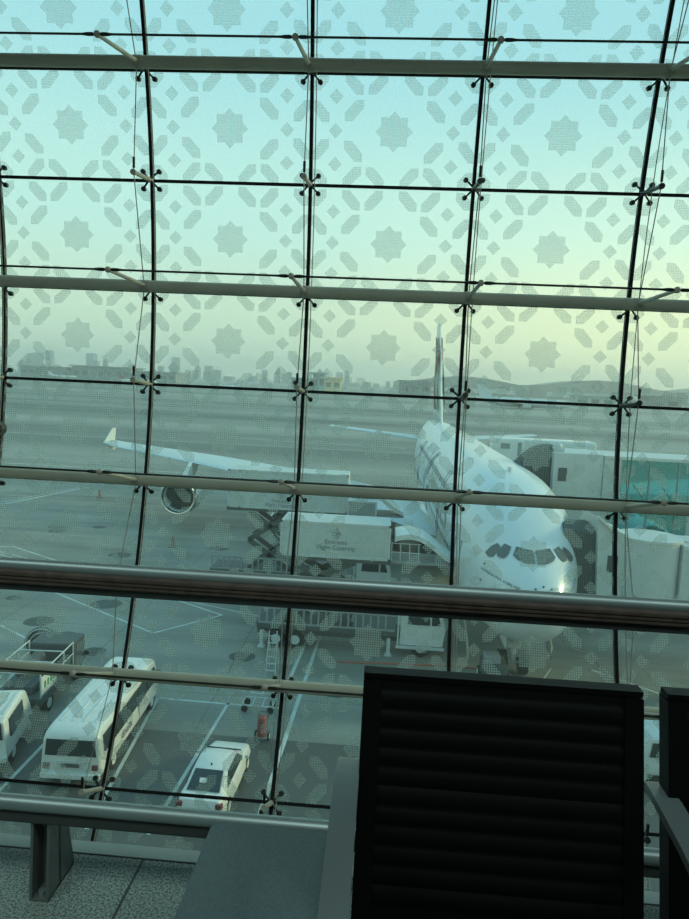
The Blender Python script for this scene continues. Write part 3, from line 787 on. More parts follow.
# ------------------------------------------------------------------ boarding bridges
lb = thing('boarding_bridge', (13.0, 33.6, AP), 'nearer grey boarding bridge with ribbed dark canopy pressed against the airliner nose', 'jet bridge')
def canopy(par, x0, x1, y0, y1, z0, z1_, ox, oy, arch, drop=0.):
    b = MB(); n = 16
    for k in range(n):
        z1 = z1_-drop*((n-1-k)/(n-1))**2.2
        xa = x0+(x1-x0)*k/n; xb = x0+(x1-x0)*(k+.72)/n; xc = x0+(x1-x0)*(k+1)/n
        def prof(d):
            pts = [(y0+d, z0)]
            for j in range(9):
                a = math.pi*j/8; pts.append(((y0+y1)/2-((y1-y0)/2-d)*math.cos(a), z1-arch+(arch-d)*math.sin(a)))
            pts.append((y1-d, z0)); return pts
        p1 = prof(0); p2 = prof(.14)
        b.prism([(y-oy, z) for y, z in p1], 'x', xa-ox, xb-ox); b.prism([(y-oy, z) for y, z in p2], 'x', xb-ox, xc-ox)
    return b.build('canopy', M['bellow'], par)
canopy(lb, 9.3, 11.0, 33.6, 36.2, 4.75, 8.5, 13, 33.6, .35)
b = MB(); b.prism([(-2.0, 4.9), (-.35, 4.9), (-.5, 8.15), (-1.1, 8.35), (-2.25, 9.05)], 'y', -.3, 2.6); cab = b.build('cab', M['bridge'], lb)
b = MB(); b.box(-1.62, -1.12, -.34, -.30, 6.3, 7.15, .03); b.build('cab_window', M['dgrey'], cab)
b = MB(); b.obox((-2.3, -.4, 9.1), (-1.3, -.4, 8.3), .12, .1); b.box(-1.9, -.9, -.36, -.30, 5.0, 5.1); b.build('cab_trim', M['white'], cab)
b = MB(); b.cyl((.55, .3, 5.0), (.55, .3, 8.05), 1.5, 40); b.build('rotunda', M['bridge'], lb, True)
b = MB(); b.cyl((.55, .3, 8.05), (.55, .3, 8.17), 1.56, 40); b.cyl((.55, .3, 8.17), (.55, .3, 8.22), 1.1, 40, r1=.2); b.build('rotunda_roof', M['lgrey'], lb, True)
b = MB(); b.box(1.7, 24, -1.0, 1.6, 5.0, 8.0, .04); b.build('tunnel', M['bridge'], lb)
b = MB()
for k in range(16): b.box(2.2+k*1.4, 2.24+k*1.4, -1.03, 1.63, 5.0, 8.04)
b.build('tunnel_rib', M['bridge'], lb)
b = MB(); b.cyl((6.4, .3, 0), (6.4, .3, 5.2), .45, 16); b.cyl((20, .3, 0), (20, .3, 5.2), .6, 16); b.build('column', M['lgrey'], lb, True)
b = MB(); b.box(5.4, 7.4, -.9, 1.5, .7, 1.0); b.build('bogie', M['dgrey'], lb)
for y in (-.8, 1.4): wheel(lb, (6.4, y, .6), .6, .4, 'y')
b = MB(); b.box(-1.9, -.4, 0, 2.2, 4.5, 4.9); b.build('cab_floor', M['dgrey'], lb)

ub = thing('boarding_bridge', (13.0, 43.0, AP), 'farther boarding bridge to the upper deck with arched dark canopy and teal glazed walkway', 'jet bridge')
canopy(ub, 8.3, 11.0, 43.2, 46.2, 7.9, 11.7, 13, 43, .6, 1.9)
b = MB(); b.box(-2.3, .8, -.4, 3.3, 7.9, 11.35, .06); cab = b.build('cab', M['bridge'], ub)
b = MB(); b.box(-2.0, -1.45, -.45, -.40, 9.55, 10.4, .03); b.build('cab_window', M['dgrey'], cab)
b = MB(); b.box(-.95, -.88, -.44, -.4, 7.9, 11.3); b.build('panel_seam', M['lgrey'], cab)
b = MB(); b.box(-2.2, -1.6, .0, .8, 11.35, 11.6); b.sphere((-1.9, .4, 11.7), .25, 10); b.build('roof_beacon', M['lgrey'], ub, True)
b = MB(); b.box(.8, 22, -.55, 3.4, 11.12, 11.3); b.box(.8, 22, -.55, 3.4, 8.05, 8.45); b.box(.8, 22, -.55, 3.4, 4.6, 5.0); b.build('walkway_slab', M['lgrey'], ub)
b = MB(); b.box(.8, 1.85, -.5, 3.3, 8.45, 11.1); b.box(-2.3, 1.3, -.3, 3.3, 5.0, 8.0); b.build('solid_panel', M['bridge'], ub)
MW = glass_mat('walkway_glass', (.66, .86, .86), .12, .10, (.45, .75, .75))
for z0, z1 in ((8.45, 11.12), (5.0, 8.05)):
    b = MB(); b.box(1.85, 22, -.48, -.45, z0, z1); b.box(1.85, 22, 3.2, 3.23, z0, z1); b.build('walkway_glazing', MW, ub)
    b = MB(); b.box(1.9, 22, 0, 3.0, z0, z0+.05); b.build('walkway_floor', M['teal'], ub)
    b = MB()
    for k in range(12):
        x = 1.85+k*1.75; b.box(x, x+.08, -.52, -.40, z0, z1)
        b.obox((x+.9, -.3, z0+1.1), (x+1.7, -.3, z0+.05), .06, .06)
    b.build('walkway_mullion', M['grey'], ub)
b = MB(); b.box(6.1, 6.75, -.7, -.5, 5.0, 11.9); b.build('walkway_post', M['bridge'], ub)
b = MB(); b.cyl((1, 1.4, 0), (1, 1.4, 5), .5, 16); b.cyl((14, 1.4, 0), (14, 1.4, 4.6), .6, 16); b.build('column', M['lgrey'], ub, True)
b = MB(); b.cyl((-1.2, 1.4, 4), (-1.2, 1.4, 7.9), .4, 12); b.cyl((-1.2, 1.4, 0), (-1.2, 1.4, 4), .5, 12); b.build('lift_column', M['lgrey'], ub, True)

# ------------------------------------------------------------------ minibus
bus = thing('minibus', (-11.0, 25.75, AP), 'white passenger minibus seen from behind, parked between white bay lines under the lowest tube', 'bus', rz=R_(2.2))
bus.scale = (1.10, 1.03, .90)
b = MB()
sec = [(-3.45, .98, .45, 1.95, .99*.9), (-3.40, 1.03, .38, 2.12, .93), (-3.25, 1.04, .36, 2.28, .92), (-2.9, 1.04, .36, 2.36, .92), (0, 1.04, .36, 2.38, .92), (2.6, 1.04, .36, 2.37, .92), (3.05, 1.03, .36, 2.28, .90), (3.35, .99, .38, 1.85, .88), (3.55, .93, .45, 1.15, .88)]
b.loft([ring(y, hw, z0, z1, .22, 5, top=tw) for y, hw, z0, z1, tw in sec]); b.build('body', M['white'], bus, True)
b = MB(); b.prism([(-.86, 1.30), (.86, 1.30), (.80, 1.98), (-.80, 1.98)], 'y', -3.475, -3.40); o = b.build('rear_window', M['dark'], bus)
for sx in (-1, 1):
    for k, (a, c) in enumerate(((-3.05, -2.0), (-1.9, -.75), (-.65, .5), (.6, 1.55), (1.65, 2.75))):
        b = MB(); q = [(a, 1.32), (c, 1.32), (c, 2.0), (a, 2.0)]
        v0 = [b.bm.verts.new((sx*(1.052-.09*(z-1.3)/.9), y, z)) for y, z in q]; v1 = [b.bm.verts.new((sx*(.9-.09*(z-1.3)/.9), y, z)) for y, z in q]
        b._f(v0); b._f(v1[::-1])
        for i in range(4): b._f([v0[i], v0[(i+1) % 4], v1[(i+1) % 4], v1[i]])
        b.build('side_window', M['dark'], bus)
    b = MB(); b.box(sx*.82-.1, sx*.82+.1, -3.50, -3.38, .72, .95, .02); b.build('tail_lamp', M['tail_r'] if sx > 0 else M['tail_r'], bus)
    for y in (-2.2, 2.3): wheel(bus, (sx*.90, y, .38), .38, .24)
    b = MB(); b.box(sx*1.06-.08, sx*1.06+.14 if sx > 0 else sx*1.06+.08, 2.9, 3.0, 1.35, 1.75); b.build('mirror', M['dgrey'], bus)
b = MB(); b.box(-1.0, 1.0, -3.58, -3.38, .34, .60, .05); b.build('rear_bumper', M['white'], bus)
b = MB(); b.box(-.3, .3, -3.51, -3.45, .82, .98, .01); b.build('number_plate', M['dgrey'], bus)
b = MB(); b.box(-.62, .62, -3.48, -3.44, .70, 1.08, .02); b.build('rear_panel', M['lgrey'], bus)
b = MB(); b.prism([(-.84, 3.4-.02), (.84, 3.38), (.80, 3.2), (-.80, 3.2)], 'z', 1.25, 1.30); b.build('windscreen_trim', M['dark'], bus)
b = MB()
for x in (-.6, -.2, .2, .6): b.box(x-.02, x+.02, -2.8, 2.4, 2.37, 2.40)
b.build('roof_rib', M['white'], bus)
b = MB(); b.box(1.035, 1.055, .55, 1.4, .55, 1.25); b.build('door_panel', M['lgrey'], bus)
text_mesh('dnata', .52, 'side_lettering', M['text'], bus, frame((1.052, -.9, .95), (0, 1, 0), (0, 0, 1)), extrude=.006)

# ------------------------------------------------------------------ white car
car = thing('car', (-5.56, 22.75, AP), 'white saloon car seen from behind with paper on its rear shelf, parked in a bay', 'car', rz=R_(-2))
car.scale = (.93, .96, .95)
b = MB(); sec = [(-2.30, .72, .35, .78), (-2.2, .84, .28, .98), (-1.9, .90, .25, 1.04), (-1.2, .915, .22, .97), (0, .92, .2, .94), (.9, .915, .22, .93), (1.5, .90, .25, .88), (2.05, .84, .28, .76), (2.25, .70, .35, .62)]
b.loft([ring(y, hw, z0, z1, .16, 5, top=hw*.94) for y, hw, z0, z1 in sec]); b.build('body', M['white'], car, True)
b = MB(); sec = [(-1.85, .70, .95, 1.00), (-1.35, .70, .93, 1.25), (-.95, .66, .92, 1.42), (-.2, .66, .9, 1.47), (.35, .67, .9, 1.43), (.75, .70, .9, 1.22), (1.25, .74, .88, .93)]
b.loft([[(-.80, y, z0), (.80, y, z0), (w, y, max(z0+.01, z1-.05)), (w-.1, y, z1+.005), (0, y, z1+.02), (-w+.1, y, z1+.005), (-w, y, max(z0+.01, z1-.05))] for y, w, z0, z1 in sec]); b.build('cabin_roof', M['white'], car, True)
def quad(parent, name, m, pts, off):
    b = MB(); n = (Vector(pts[1])-Vector(pts[0])).cross(Vector(pts[3])-Vector(pts[0])).normalized()
    v = [b.bm.verts.new(Vector(p)+n*off) for p in pts]; w = [b.bm.verts.new(Vector(p)-n*.02) for p in pts]
    b._f(v); b._f(w[::-1])
    for i in range(len(v)): b._f([v[i], v[(i+1) % len(v)], w[(i+1) % len(v)], w[i]])
    return b.build(name, m, parent)
rw = quad(car, 'rear_window', M['dark'], [(-.62, -1.78, 1.06), (.62, -1.78, 1.06), (.54, -1.02, 1.41), (-.54, -1.02, 1.41)], .03)
quad(car, 'windscreen', M['dark'], [(.66, 1.12, 1.02), (-.66, 1.12, 1.02), (-.58, .48, 1.40), (.58, .48, 1.40)], .03)
for sx in (-1, 1):
    P = [(sx*.80, -1.3, 1.0), (sx*.80, .75, .99), (sx*.69, .30, 1.36), (sx*.68, -.85, 1.36)]
    quad(car, 'side_window', M['dark'], P if sx > 0 else P[::-1], .03)
    b = MB(); b.box(sx*.74-.13, sx*.74+.13, -2.30, -2.12, .74, .92, .03); b.build('tail_lamp', M['tail_r'], car)
    b = MB(); b.box(min(sx*.92, sx*1.08), max(sx*.92, sx*1.08), .70, .82, .92, 1.06, .02); b.build('mirror', M['white'], car)
    for y in (-1.4, 1.35): wheel(car, (sx*.80, y, .32), .32, .22)
b = MB(); b.cyl((0, -.75, 1.46), (0, -.85, 1.60), .018, 6); b.sphere((.0, -.75, 1.47), .04, 8); b.build('antenna', M['dgrey'], car)
b = MB(); b.box(-.3, .3, -2.36, -2.28, .62, .74); b.build('number_plate', M['lgrey'], car)
t = tag(quad(None, 'paper_sheet', M['white'], [(-5.80, 21.20, AP+1.205), (-5.56, 21.20, AP+1.205), (-5.58, 21.36, AP+1.28), (-5.82, 21.36, AP+1.28)], .012), 'white paper sheet lying behind the rear window of the white car', 'paper')

# ------------------------------------------------------------------ pickup / van, service truck, reel, trolley, ladder
van = thing('crew_truck', (-14.95, 24.7, AP), 'white truck cab with roof ribs and dark windows, partly cut off beside the minibus', 'truck', rz=R_(13))
b = MB(); b.loft([ring(y, hw, .45, z1, .14, 4, top=hw*.9) for y, hw, z1 in ((-2.2, .86, 1.95), (-2.05, .92, 2.1), (.0, .93, 2.12), (.35, .92, 2.0), (.95, .9, 1.2), (1.1, .85, 1.1))]); b.build('cab', M['white'], van, True)
b = MB(); b.prism([(-.74, 1.25), (.74, 1.25), (.68, 1.88), (-.68, 1.88)], 'y', -2.23, -2.15); b.build('rear_window', M['dark'], van)
for sx in (-1, 1):
    P = [(sx*.925, -1.85, 1.2), (sx*.925, -.3, 1.2), (sx*.85, -.3, 1.9), (sx*.85, -1.85, 1.9)]
    quad(van, 'side_window', M['dark'], P if sx > 0 else P[::-1], .025)
    for y in (-1.5, .5): wheel(van, (sx*.8, y, .38), .38, .22)
b = MB()
for x in (-.6, -.35, -.1, .15, .4, .65): b.box(x-.03, x+.03, -1.9, -.1, 2.11, 2.15)
b.build('roof_rib', M['lgrey'], van)
b = MB(); b.box(-.9, .9, -2.38, -2.15, .42, .62, .03); b.build('bumper', M['lgrey'], van)
sv = thing('service_truck', (-15.5, 28.9, AP), 'dark service truck with pipe framework and a white sign board behind the truck cab', 'truck', rz=R_(4))
b = MB(); b.box(-1.1, 1.1, -2.6, 2.4, .7, 1.0); b.box(-1.05, 1.05, 1.0, 2.5, 1.0, 2.0, .08); b.build('chassis', M['dgrey'], sv)
b = MB()
for x in (-1.05, 1.05):
    for y in (-2.5, -1.3, -.1, 1.0): b.cyl((x, y, 1.0), (x, y, 2.1), .035, 6)
    for z in (1.55, 2.1): b.cyl((x, -2.5, z), (x, 1.0, z), .035, 6)
for y in (-2.5, -1.3, -.1): b.cyl((-1.05, y, 2.1), (1.05, y, 2.1), .035, 6)
b.build('pipe_frame', M['lgrey'], sv)
b = MB(); b.box(-.7, .6, -2.2, .4, 1.0, 1.35, .05); b.cyl((-.2, -1.6, 1.7), (-.2, .2, 1.7), .3, 12); b.build('pump_unit', M['dgrey'], sv)
b = MB(); b.prism([(-2.6, 1.15), (-1.1, 1.15), (-1.1, 1.95), (-2.6, 1.95)], 'x', 1.10, 1.14); sb = b.build('sign_board', M['white'], sv)
b = MB()
for y in (-2.35, -2.05, -1.75, -1.45): b.box(1.14, 1.15, y, y+.16, 1.4, 1.7)
b.build('sign_mark', M['green'], sb)
for sx in (-1, 1):
    for y in (-1.7, 1.6): wheel(sv, (sx*.95, y, .42), .42, .25)
rl = thing('hose_reel', (-17.1, 31.9, AP), 'round dark hose reel cart with concentric coils behind the service truck', 'hose reel')
for k in range(6):
    b = MB(); r = .38+k*.105; b.tube([(r*math.cos(2*math.pi*j/28), 0, .95+r*math.sin(2*math.pi*j/28)) for j in range(29)], .035, 6); b.build('hose_coil', M['lgrey'] if k % 2 else M['dgrey'], rl, True)
b = MB(); b.cyl((0, .02, .95), (0, .14, .95), .98, 28); b.cyl((0, -.12, .95), (0, .5, .95), .1, 10); b.build('drum', M['dgrey'], rl, True)
b = MB(); b.obox((-.5, .25, 0), (0, .25, .95), .08, .08, up=(0, 1, 0)); b.obox((.5, .25, 0), (0, .25, .95), .08, .08, up=(0, 1, 0)); b.build('stand', M['grey'], rl)

tr = thing('baggage_trolley', (-5.2, 28.9, AP), 'grey wire-framed trolley cart standing at the end of the parking bay line', 'trolley')
b = MB()
for x in (-.7, .7):
    for y in (-.4, .4): b.cyl((x, y, .3), (x, y, .95), .03, 6)
for z in (.35, .95):
    for y in (-.4, .4): b.cyl((-.7, y, z), (.7, y, z), .03, 6)
    for x in (-.7, -.23, .23, .7): b.cyl((x, -.4, z), (x, .4, z), .03, 6)
b.build('frame', M['lgrey'], tr)
b = MB(); b.tube([(-.7, 0, .9), (-.9, 0, 1.15), (-.6, 0, 1.2)], .03, 6); b.build('handle', M['white'], tr)
for x in (-.6, .6):
    for y in (-.35, .35): wheel(tr, (x, y, .15), .15, .07, 'y', hub=False)
ld = thing('step_ladder', (-5.25, 32.2, AP), 'slim grey step ladder standing on the apron behind the window joint', 'ladder')
b = MB()
for x in (-.25, .25): b.cyl((x, 0, 0), (x*.8, .5, 2.3), .03, 6)
b.build('front_frame', M['lgrey'], ld)
b = MB()
for x in (-.25, .25): b.cyl((x, 1.1, 0), (x*.8, .5, 2.3), .025, 6)
b.build('rear_frame', M['lgrey'], ld)
for k in range(1, 7):
    b = MB(); z = k*.34; b.box(-.24, .24, z*.217-.05, z*.217+.05, z-.012, z+.012); b.build('tread', M['lgrey'], ld)
fx = thing('fire_extinguisher_cart', (-4.55, 26.2, AP), 'dull red fire extinguisher cart standing beside the right-hand bay line', 'fire extinguisher')
b = MB(); b.cyl((0, 0, .25), (0, .05, 1.0), .2, 14); b.sphere((0, .05, 1.0), .2, 12, (1, 1, .6)); b.build('cylinder', M['red'], fx, True)
b = MB(); b.cyl((-.2, .2, .2), (-.2, .3, 1.15), .02, 6); b.cyl((.2, .2, .2), (.2, .3, 1.15), .02, 6); b.cyl((-.2, .3, 1.15), (.2, .3, 1.15), .02, 6); b.build('frame', M['dgrey'], fx)
for x in (-.28, .28): wheel(fx, (x, .1, .2), .2, .06)
for (x, y, lb_) in ((-18.3, 56.5, 'red cone standing alone on the apron below the outer engine'), (-34.2, 77.5, 'small dark cone alone on the apron under the airliner wing tip')):
    cn = thing('traffic_cone', (x, y, AP), lb_, 'traffic cone')
    b = MB(); b.box(-.28, .28, -.28, .28, 0, .05); b.build('base', M['black'], cn)
    b = MB(); b.cyl((0, 0, .05), (0, 0, .95), .22, 14, r1=.04); b.build('cone', M['orange'], cn, True)
# tug under the nose, ground power cable, hoses
tg = thing('aircraft_tug', (6.55, 34.0, AP), 'low dark aircraft tug standing at the nose wheels', 'tug')
b = MB(); b.box(-1.0, .25, -1.2, .2, .3, 1.2, .08); b.build('body', M['dgrey'], tg)
b = MB(); b.box(-.9, -.1, -1.0, -.2, 1.2, 1.6, .05); b.build('cab', M['grey'], tg)
for sx in (-1, 1):
    for y in (-.85, -.1): wheel(tg, (-.38+sx*.6, y, .35), .35, .25)
b = MB(); b.tube([(8.9, 33.9, AP+2.9), (9.15, 33.8, AP+2.0), (9.1, 33.5, AP+1.0), (8.6, 33.0, AP+.5), (8.1, 32.8, AP+.15), (7.7, 32.4, AP+.06)], .05, 8)
tag(b.build('power_cable', M['yhose'], None, True), 'pale ground power cable hanging from the airliner nose to the apron', 'cable')
b = MB(); b.tube([(-2, 34.6, AP+.05), (1.5, 34.9, AP+.05), (4, 35.1, AP+.05), (6.2, 35.0, AP+.05)], .05, 6)
tag(b.build('air_hose', M['redhose'], None, True), 'thin red hose lying across the apron towards the nose gear', 'hose')
b = MB(); b.tube([(3.9, 36.4, AP+3.2), (4.3, 36.2, AP+3.1), (4.9, 36.0, AP+2.4), (5.1, 36.0, AP+1.2), (5.2, 36.0, AP+.1)], .06, 8)
tag(b.build('supply_hose', M['yhose'], None, True), 'yellowish curved supply hose between truck cab and airliner belly', 'hose')
b = MB(); b.tube([(9.3, 33.9, AP+2.8), (10.2, 34.2, AP+1.9), (11.4, 34.6, AP+1.4), (12.6, 35.2, AP+.05)], .035, 6)
tag(b.build('tether_cable', M['dgrey'], None, True), 'dark cable running from the nose down to the apron under the nearer bridge', 'cable')
# vehicle seen between the two seats
wv = thing('delivery_van', (12.2, 26.1, AP), 'white van roof visible through the gap between the two black seats', 'van', rz=R_(90))
b = MB(); b.loft([ring(y, hw, .4, z1, .15, 4, top=hw*.92) for y, hw, z1 in ((-2.3, .9, 1.9), (-2.2, .95, 2.0), (1.2, .95, 2.0), (1.6, .94, 1.7), (2.2, .9, 1.1), (2.35, .85, 1.0))]); b.build('body', M['white'], wv, True)
b = MB(); b.prism([(-.8, 1.2), (.8, 1.2), (.74, 1.75), (-.74, 1.75)], 'y', -2.33, -2.25); b.build('rear_window', M['dark'], wv)
for sx in (-1, 1):
    for y in (-1.5, 1.5): wheel(wv, (sx*.82, y, .36), .36, .22)
    P = [(sx*.955, .2, 1.2), (sx*.955, 1.3, 1.2), (sx*.89, 1.2, 1.75), (sx*.89, .2, 1.75)]
    quad(wv, 'side_window', M['dark'], P if sx > 0 else P[::-1], .02)

# ------------------------------------------------------------------ far field
def far_plane(loc, rz, k, label, tail):
    t = thing('parked_airliner', loc, label, 'airplane', rz=rz)
    b = MB(); b.loft([[(r*math.cos(2*math.pi*j/14), y, 4+zz+r*math.sin(2*math.pi*j/14)) for j in range(14)] for y, r, zz in ((-30, .2, -.5), (-27, 1.9, -.1), (-22, 2.9, 0), (15, 2.9, 0), (25, 1.8, .9), (32, .3, 1.8))]); b.build('fuselage', M['plane'], t, True)
    b = MB(); b.loft([[(-.25, 19, 6), (.25, 19, 6), (.2, 29, 6), (-.2, 29, 6)], [(-.12, 27, 15), (.12, 27, 15), (.1, 31.5, 15), (-.1, 31.5, 15)]]); b.build('tail_fin', M[tail], t)
    for sx in (1, -1):
        b = MB(); b.loft([[(sx*2, -7, 2.6), (sx*2, 5, 2.6), (sx*2, 5, 3.4), (sx*2, -7, 3.6)], [(sx*29, 10, 4.8), (sx*29, 13, 4.8), (sx*29, 13, 5.0), (sx*29, 10, 5.1)]]); b.build('wing', M['wing'], t)
        b = MB(); b.loft([[(sx*1, 24, 5.2), (sx*1, 29, 5.2), (sx*1, 29, 5.5), (sx*1, 24, 5.6)], [(sx*10, 29, 5.9), (sx*10, 31, 5.9), (sx*10, 31, 6.1), (sx*10, 29, 6.1)]]); b.build('tailplane', M['wing'], t)
        b = MB(); b.cyl((sx*10, -6, 1.9), (sx*10, -1, 1.9), 1.5, 12); b.build('engine', M['white'], t, True)
        b = MB(); b.cyl((sx*4, 2, 0), (sx*4, 2, 3), .5, 6); b.build('landing_gear', M['dgrey'], t)
    b = MB(); b.cyl((0, -24, 0), (0, -24, 2), .3, 6); b.build('nose_gear', M['dgrey'], t)
    for o in (t,): o.scale = (k, k, k)
    return t
far_plane((112, 560, AP), R_(72), 1.25, 'distant white airliner with tall slanted fin on the airfield behind the big tail', 'plane')
far_plane((-345, 905, AP), R_(105), .9, 'small distant airliner with reddish fin parked before the long terminal roof', 'red')
far_plane((-215, 900, AP), R_(70), .6, 'small distant white airliner standing in the middle of the far apron', 'white')
far_plane((-560, 1120, AP), R_(100), .8, 'tiny distant airliner at the far edge, nearest the city towers', 'white')
def hangar(name, loc, w, d, h, m, label, cat='building', roof=None, win=True):
    t = thing(name, loc, label, cat)
    b = MB(); b.box(-w/2, w/2, 0, d, 0, h); b.build('wall', M[m], t)
    b = MB()
    if roof == 'arch': b.prism([(-w/2-3, h)]+[(-w/2+w*k/12, h+h*.45*math.sin(math.pi*k/12)) for k in range(13)]+[(w/2+3, h)], 'y', -2, d+2)
    else: b.box(-w/2-4, w/2+4, -5, d+4, h, h+2)
    b.build('roof', M['lgrey' if roof == 'l' else m], t)
    if win:
        b = MB(); n = max(2, int(w/14))
        for k in range(n): b.box(-w/2+w*(k+.2)/n, -w/2+w*(k+.8)/n, -.4, 0, h*.35, h*.7)
        b.build('window_band', M['dgrey'], t)
    return t
hangar('terminal_building', (-505, 1150, AP), 105, 60, 22, 'build', 'long low distant terminal with flat dark roof, second from the far edge of the city', roof='f')
hangar('terminal_building', (-400, 1130, AP), 70, 60, 17, 'build', 'long distant terminal roof behind the small red-finned airliner', roof='f')
hangar('terminal_building', (-625, 1180, AP), 90, 60, 18, 'build', 'pale low distant terminal at the far end of the airfield view', roof='f')
hangar('hangar', (-128, 1000, AP), 36, 40, 17, 'teal_b', 'blue-green distant hangar block behind the second window joint', roof='f')
hangar('office_block', (-105, 1000, AP), 18, 30, 26, 'teal_b', 'taller blue-green distant block beside the yellow-lit building', roof='f')
hangar('office_block', (-84, 1000, AP), 24, 30, 20, 'lit_yellow', 'distant building coloured yellow as if lit, with dark openings near the horizon', roof='f')
hangar('hangar', (38, 950, AP), 44, 60, 20, 'build', 'dark rectangular distant hangar just beside the big tail fin', roof='f')
hangar('low_building', (250, 800, AP), 60, 30, 12, 'lgrey', 'pale low distant building under the dark terminal roofs', roof='l')
hangar('low_building', (330, 820, AP), 40, 30, 14, 'build', 'low grey distant building at the far right of the airfield', roof='f')
# wave-like terminal roofs at the right
for i, (x, y, w, h, lb_) in enumerate(((170, 1500, 280, 40, 'vast dark curved terminal roof on the horizon directly behind the airliner tail'), (465, 1500, 290, 44, 'vast dark curved terminal roof on the horizon above the boarding bridge cab'), (765, 1500, 290, 40, 'vast dark curved terminal roof on the horizon above the glazed walkway'), (1085, 1500, 320, 47, 'vast dark curved terminal roof at the far right edge of the horizon'))):
    t = thing('curved_terminal', (x, y, AP), lb_, 'building')
    b = MB(); pr = [(-w/2, 0)]+[(-w/2+w*k/24, h*(.62+.38*math.sin(math.pi*k/24)**1.5)) for k in range(25)]+[(w/2, 0)]
    b.prism(pr, 'y', 0, 160); b.build('roof_shell', M['hill'], t)
    b = MB(); b.box(-w*.4, w*.4, -2, 0, 4, 14); b.build('glazed_front', M['lgrey'], t)
# city skyline
def tower(x, y, w, h, i):
    t = thing('city_tower', (x, y, AP), 'hazy grey city building far off on the skyline beyond the airfield', 'building', group='hazy skyline buildings beyond the airfield')
    b = MB(); b.box(-w/2, w/2, 0, w, 0, h)
    if i % 3 == 0: b.box(-w*.28, w*.28, w*.2, w*.8, h, h*1.12)
    if i % 5 == 1: b.cyl((0, w/2, h), (0, w/2, h*1.3), w*.05, 6)
    b.build('tower_body', M['tower'], t)
i = 0; x = -2150
while x < -150:
    h = random.choice((22, 30, 36, 42, 48, 58, 66)) * (1.25 if -1700 < x < -800 else .8); w = random.uniform(14, 34)
    tower(x, random.uniform(2300, 2600), w, h, i); x += w+random.uniform(3, 22); i += 1
while x < 60:
    w = random.uniform(16, 36); tower(x, 2400, w, random.uniform(14, 30), i); x += w+random.uniform(2, 20); i += 1
# airfield masts
for x, y, h in ((-196, 300, 16), (-305, 700, 30), (-560, 800, 32), (-690, 900, 34), (-420, 820, 30)):
    t = thing('light_mast', (x, y, AP), 'tall slim airfield light mast far out on the open apron', 'light mast', group='far airfield light masts')
    b = MB(); b.cyl((0, 0, 0), (0, 0, h), .35, 6, r1=.2); b.build('mast_pole', M['grey'], t)
    b = MB(); b.box(-2, 2, -.3, .3, h, h+.8); b.build('lamp_head', M['lgrey'], t)

# ------------------------------------------------------------------ haze over the airfield
HZ = 1
if HZ:
    b = MB(); b.box(-4500, 4500, 110, 4800, AP+.2, AP+130); o = b.build('haze', None)
    m = bpy.data.materials.new('haze_volume'); m.use_nodes = True; nt = m.node_tree; nt.nodes.clear()
    out = nt.nodes.new('ShaderNodeOutputMaterial'); v = nt.nodes.new('ShaderNodeVolumeScatter')
    v.inputs['Color'].default_value = (.99, .99, .98, 1); v.inputs['Density'].default_value = .00042; v.inputs['Anisotropy'].default_value = 0.72
    nt.links.new(v.outputs[0], out.inputs['Volume']); o.data.materials.clear(); o.data.materials.append(m)
    tag(o, 'thin pale haze lying over the far airfield and the city', 'haze', kind='stuff')

# ------------------------------------------------------------------ sky, sun, camera
SUNDIR = Vector((.93, .22, .34)).normalized()
w = bpy.data.worlds.new('sky'); sc.world = w; w.use_nodes = True; nt = w.node_tree; nt.nodes.clear()
N = nt.nodes.new; L = nt.links.new
out = N('ShaderNodeOutputWorld'); bg = N('ShaderNodeBackground'); L(bg.outputs[0], out.inputs[0])
tc = N('ShaderNodeTexCoord'); nz = N('ShaderNodeVectorMath'); nz.operation = 'NORMALIZE'; L(tc.outputs['Generated'], nz.inputs[0])
sep = N('ShaderNodeSeparateXYZ'); L(nz.outputs[0], sep.inputs[0])
cr = N('ShaderNodeValToRGB'); L(sep.outputs[2], cr.inputs['Fac'])
cr.color_ramp.interpolation = 'EASE'
E_ = cr.color_ramp.elements
E_[0].position = 0.0; E_[0].color = (.60, .64, .49, 1)
E_[1].position = 1.0; E_[1].color = (.20, .46, .66, 1)
for p, c in ((.09, (.60, .68, .55)), (.22, (.50, .69, .68)), (.45, (.34, .58, .69))):
    e = E_.new(p); e.color = (*c, 1)
dt = N('ShaderNodeVectorMath'); dt.operation = 'DOT_PRODUCT'; L(nz.outputs[0], dt.inputs[0]); dt.inputs[1].default_value = Vector((.80, .58, .10)).normalized()
mr = N('ShaderNodeMapRange'); mr.inputs['From Min'].default_value = .35; mr.inputs['From Max'].default_value = 1.; mr.interpolation_type = 'SMOOTHSTEP'; L(dt.outputs['Value'], mr.inputs['Value'])
ad = N('ShaderNodeMixRGB'); ad.blend_type = 'ADD'; mh = N('ShaderNodeMapRange'); mh.inputs['From Min'].default_value = .38; mh.inputs['From Max'].default_value = .04; mh.interpolation_type = 'SMOOTHSTEP'; L(sep.outputs[2], mh.inputs['Value'])
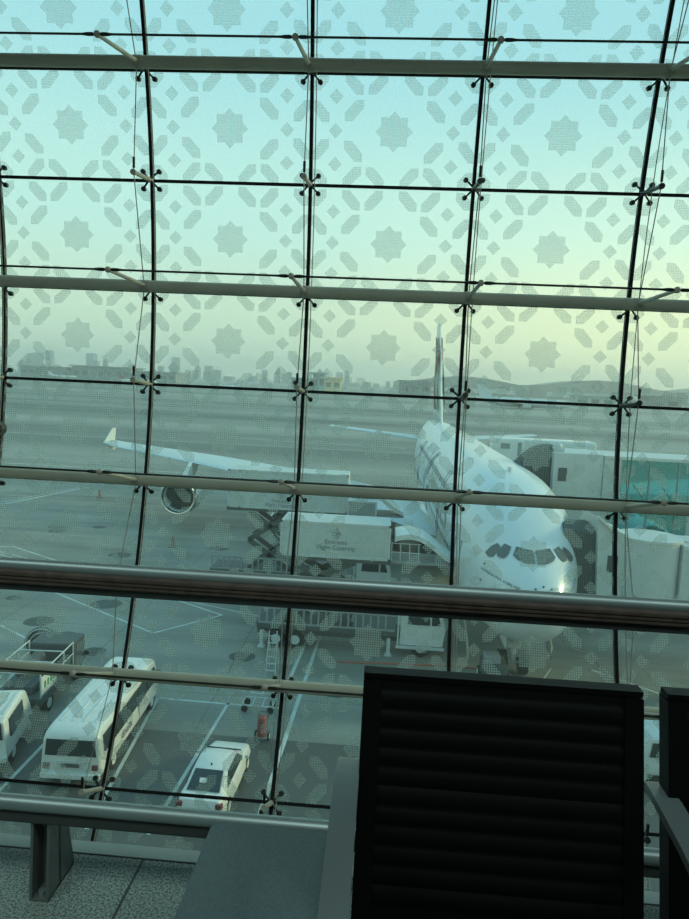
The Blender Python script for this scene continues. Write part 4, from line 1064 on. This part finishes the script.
mm_ = N('ShaderNodeMath'); mm_.operation = 'MULTIPLY'; L(mr.outputs['Result'], mm_.inputs[0]); L(mh.outputs['Result'], mm_.inputs[1]); L(mm_.outputs[0], ad.inputs[0]); L(cr.outputs[0], ad.inputs[1]); ad.inputs[2].default_value = (.36, .20, .0, 1)
L(ad.outputs[0], bg.inputs[0]); bg.inputs[1].default_value = 1.0
sun = bpy.data.lights.new('sun', 'SUN'); sun.energy = 1.7; sun.angle = R_(9); sun.color = (1, .84, .50)
so = bpy.data.objects.new('sun', sun); COL.objects.link(so); so.rotation_euler = SUNDIR.to_track_quat('Z', 'Y').to_euler()
# added area lights below the ceiling, standing in for skylight from above
for x in (-4, 0, 4):
    l = bpy.data.lights.new('skylight_fill', 'AREA'); l.energy = 75; l.size = 1.8; l.color = (.74, 1, .93)
    lo = bpy.data.objects.new('skylight_fill', l); COL.objects.link(lo); lo.location = (x, -1.5, ZT-.05)

cam = bpy.data.cameras.new('camera'); co = bpy.data.objects.new('camera', cam); COL.objects.link(co); sc.camera = co
cam.sensor_fit = 'VERTICAL'; cam.sensor_height = 36; cam.lens = 665/919*36; cam.clip_start = .02; cam.clip_end = 20000
p, r, yw = R_(6.62), R_(2.6), R_(3.47)
fwd = Vector((-math.sin(yw)*math.cos(p), math.cos(yw)*math.cos(p), -math.sin(p)))
right = Vector((math.cos(yw), math.sin(yw), 0)); up = right.cross(fwd)
# the horizon falls to the right in the picture
r2 = right*math.cos(r)+up*math.sin(r); u2 = -right*math.sin(r)+up*math.cos(r)
mm = Matrix((( r2.x, u2.x, -fwd.x, 0), (r2.y, u2.y, -fwd.y, 0), (r2.z, u2.z, -fwd.z, CH), (0, 0, 0, 1)))
co.matrix_world = mm
sc.view_settings.view_transform = 'Standard'; sc.view_settings.look = 'None'; sc.view_settings.gamma = 1; sc.view_settings.exposure = .56
sc.cycles.transparent_max_bounces = 32; sc.cycles.max_bounces = 8; sc.cycles.volume_bounces = 1; sc.cycles.volume_max_steps = 32
sc.cycles.use_denoising = True
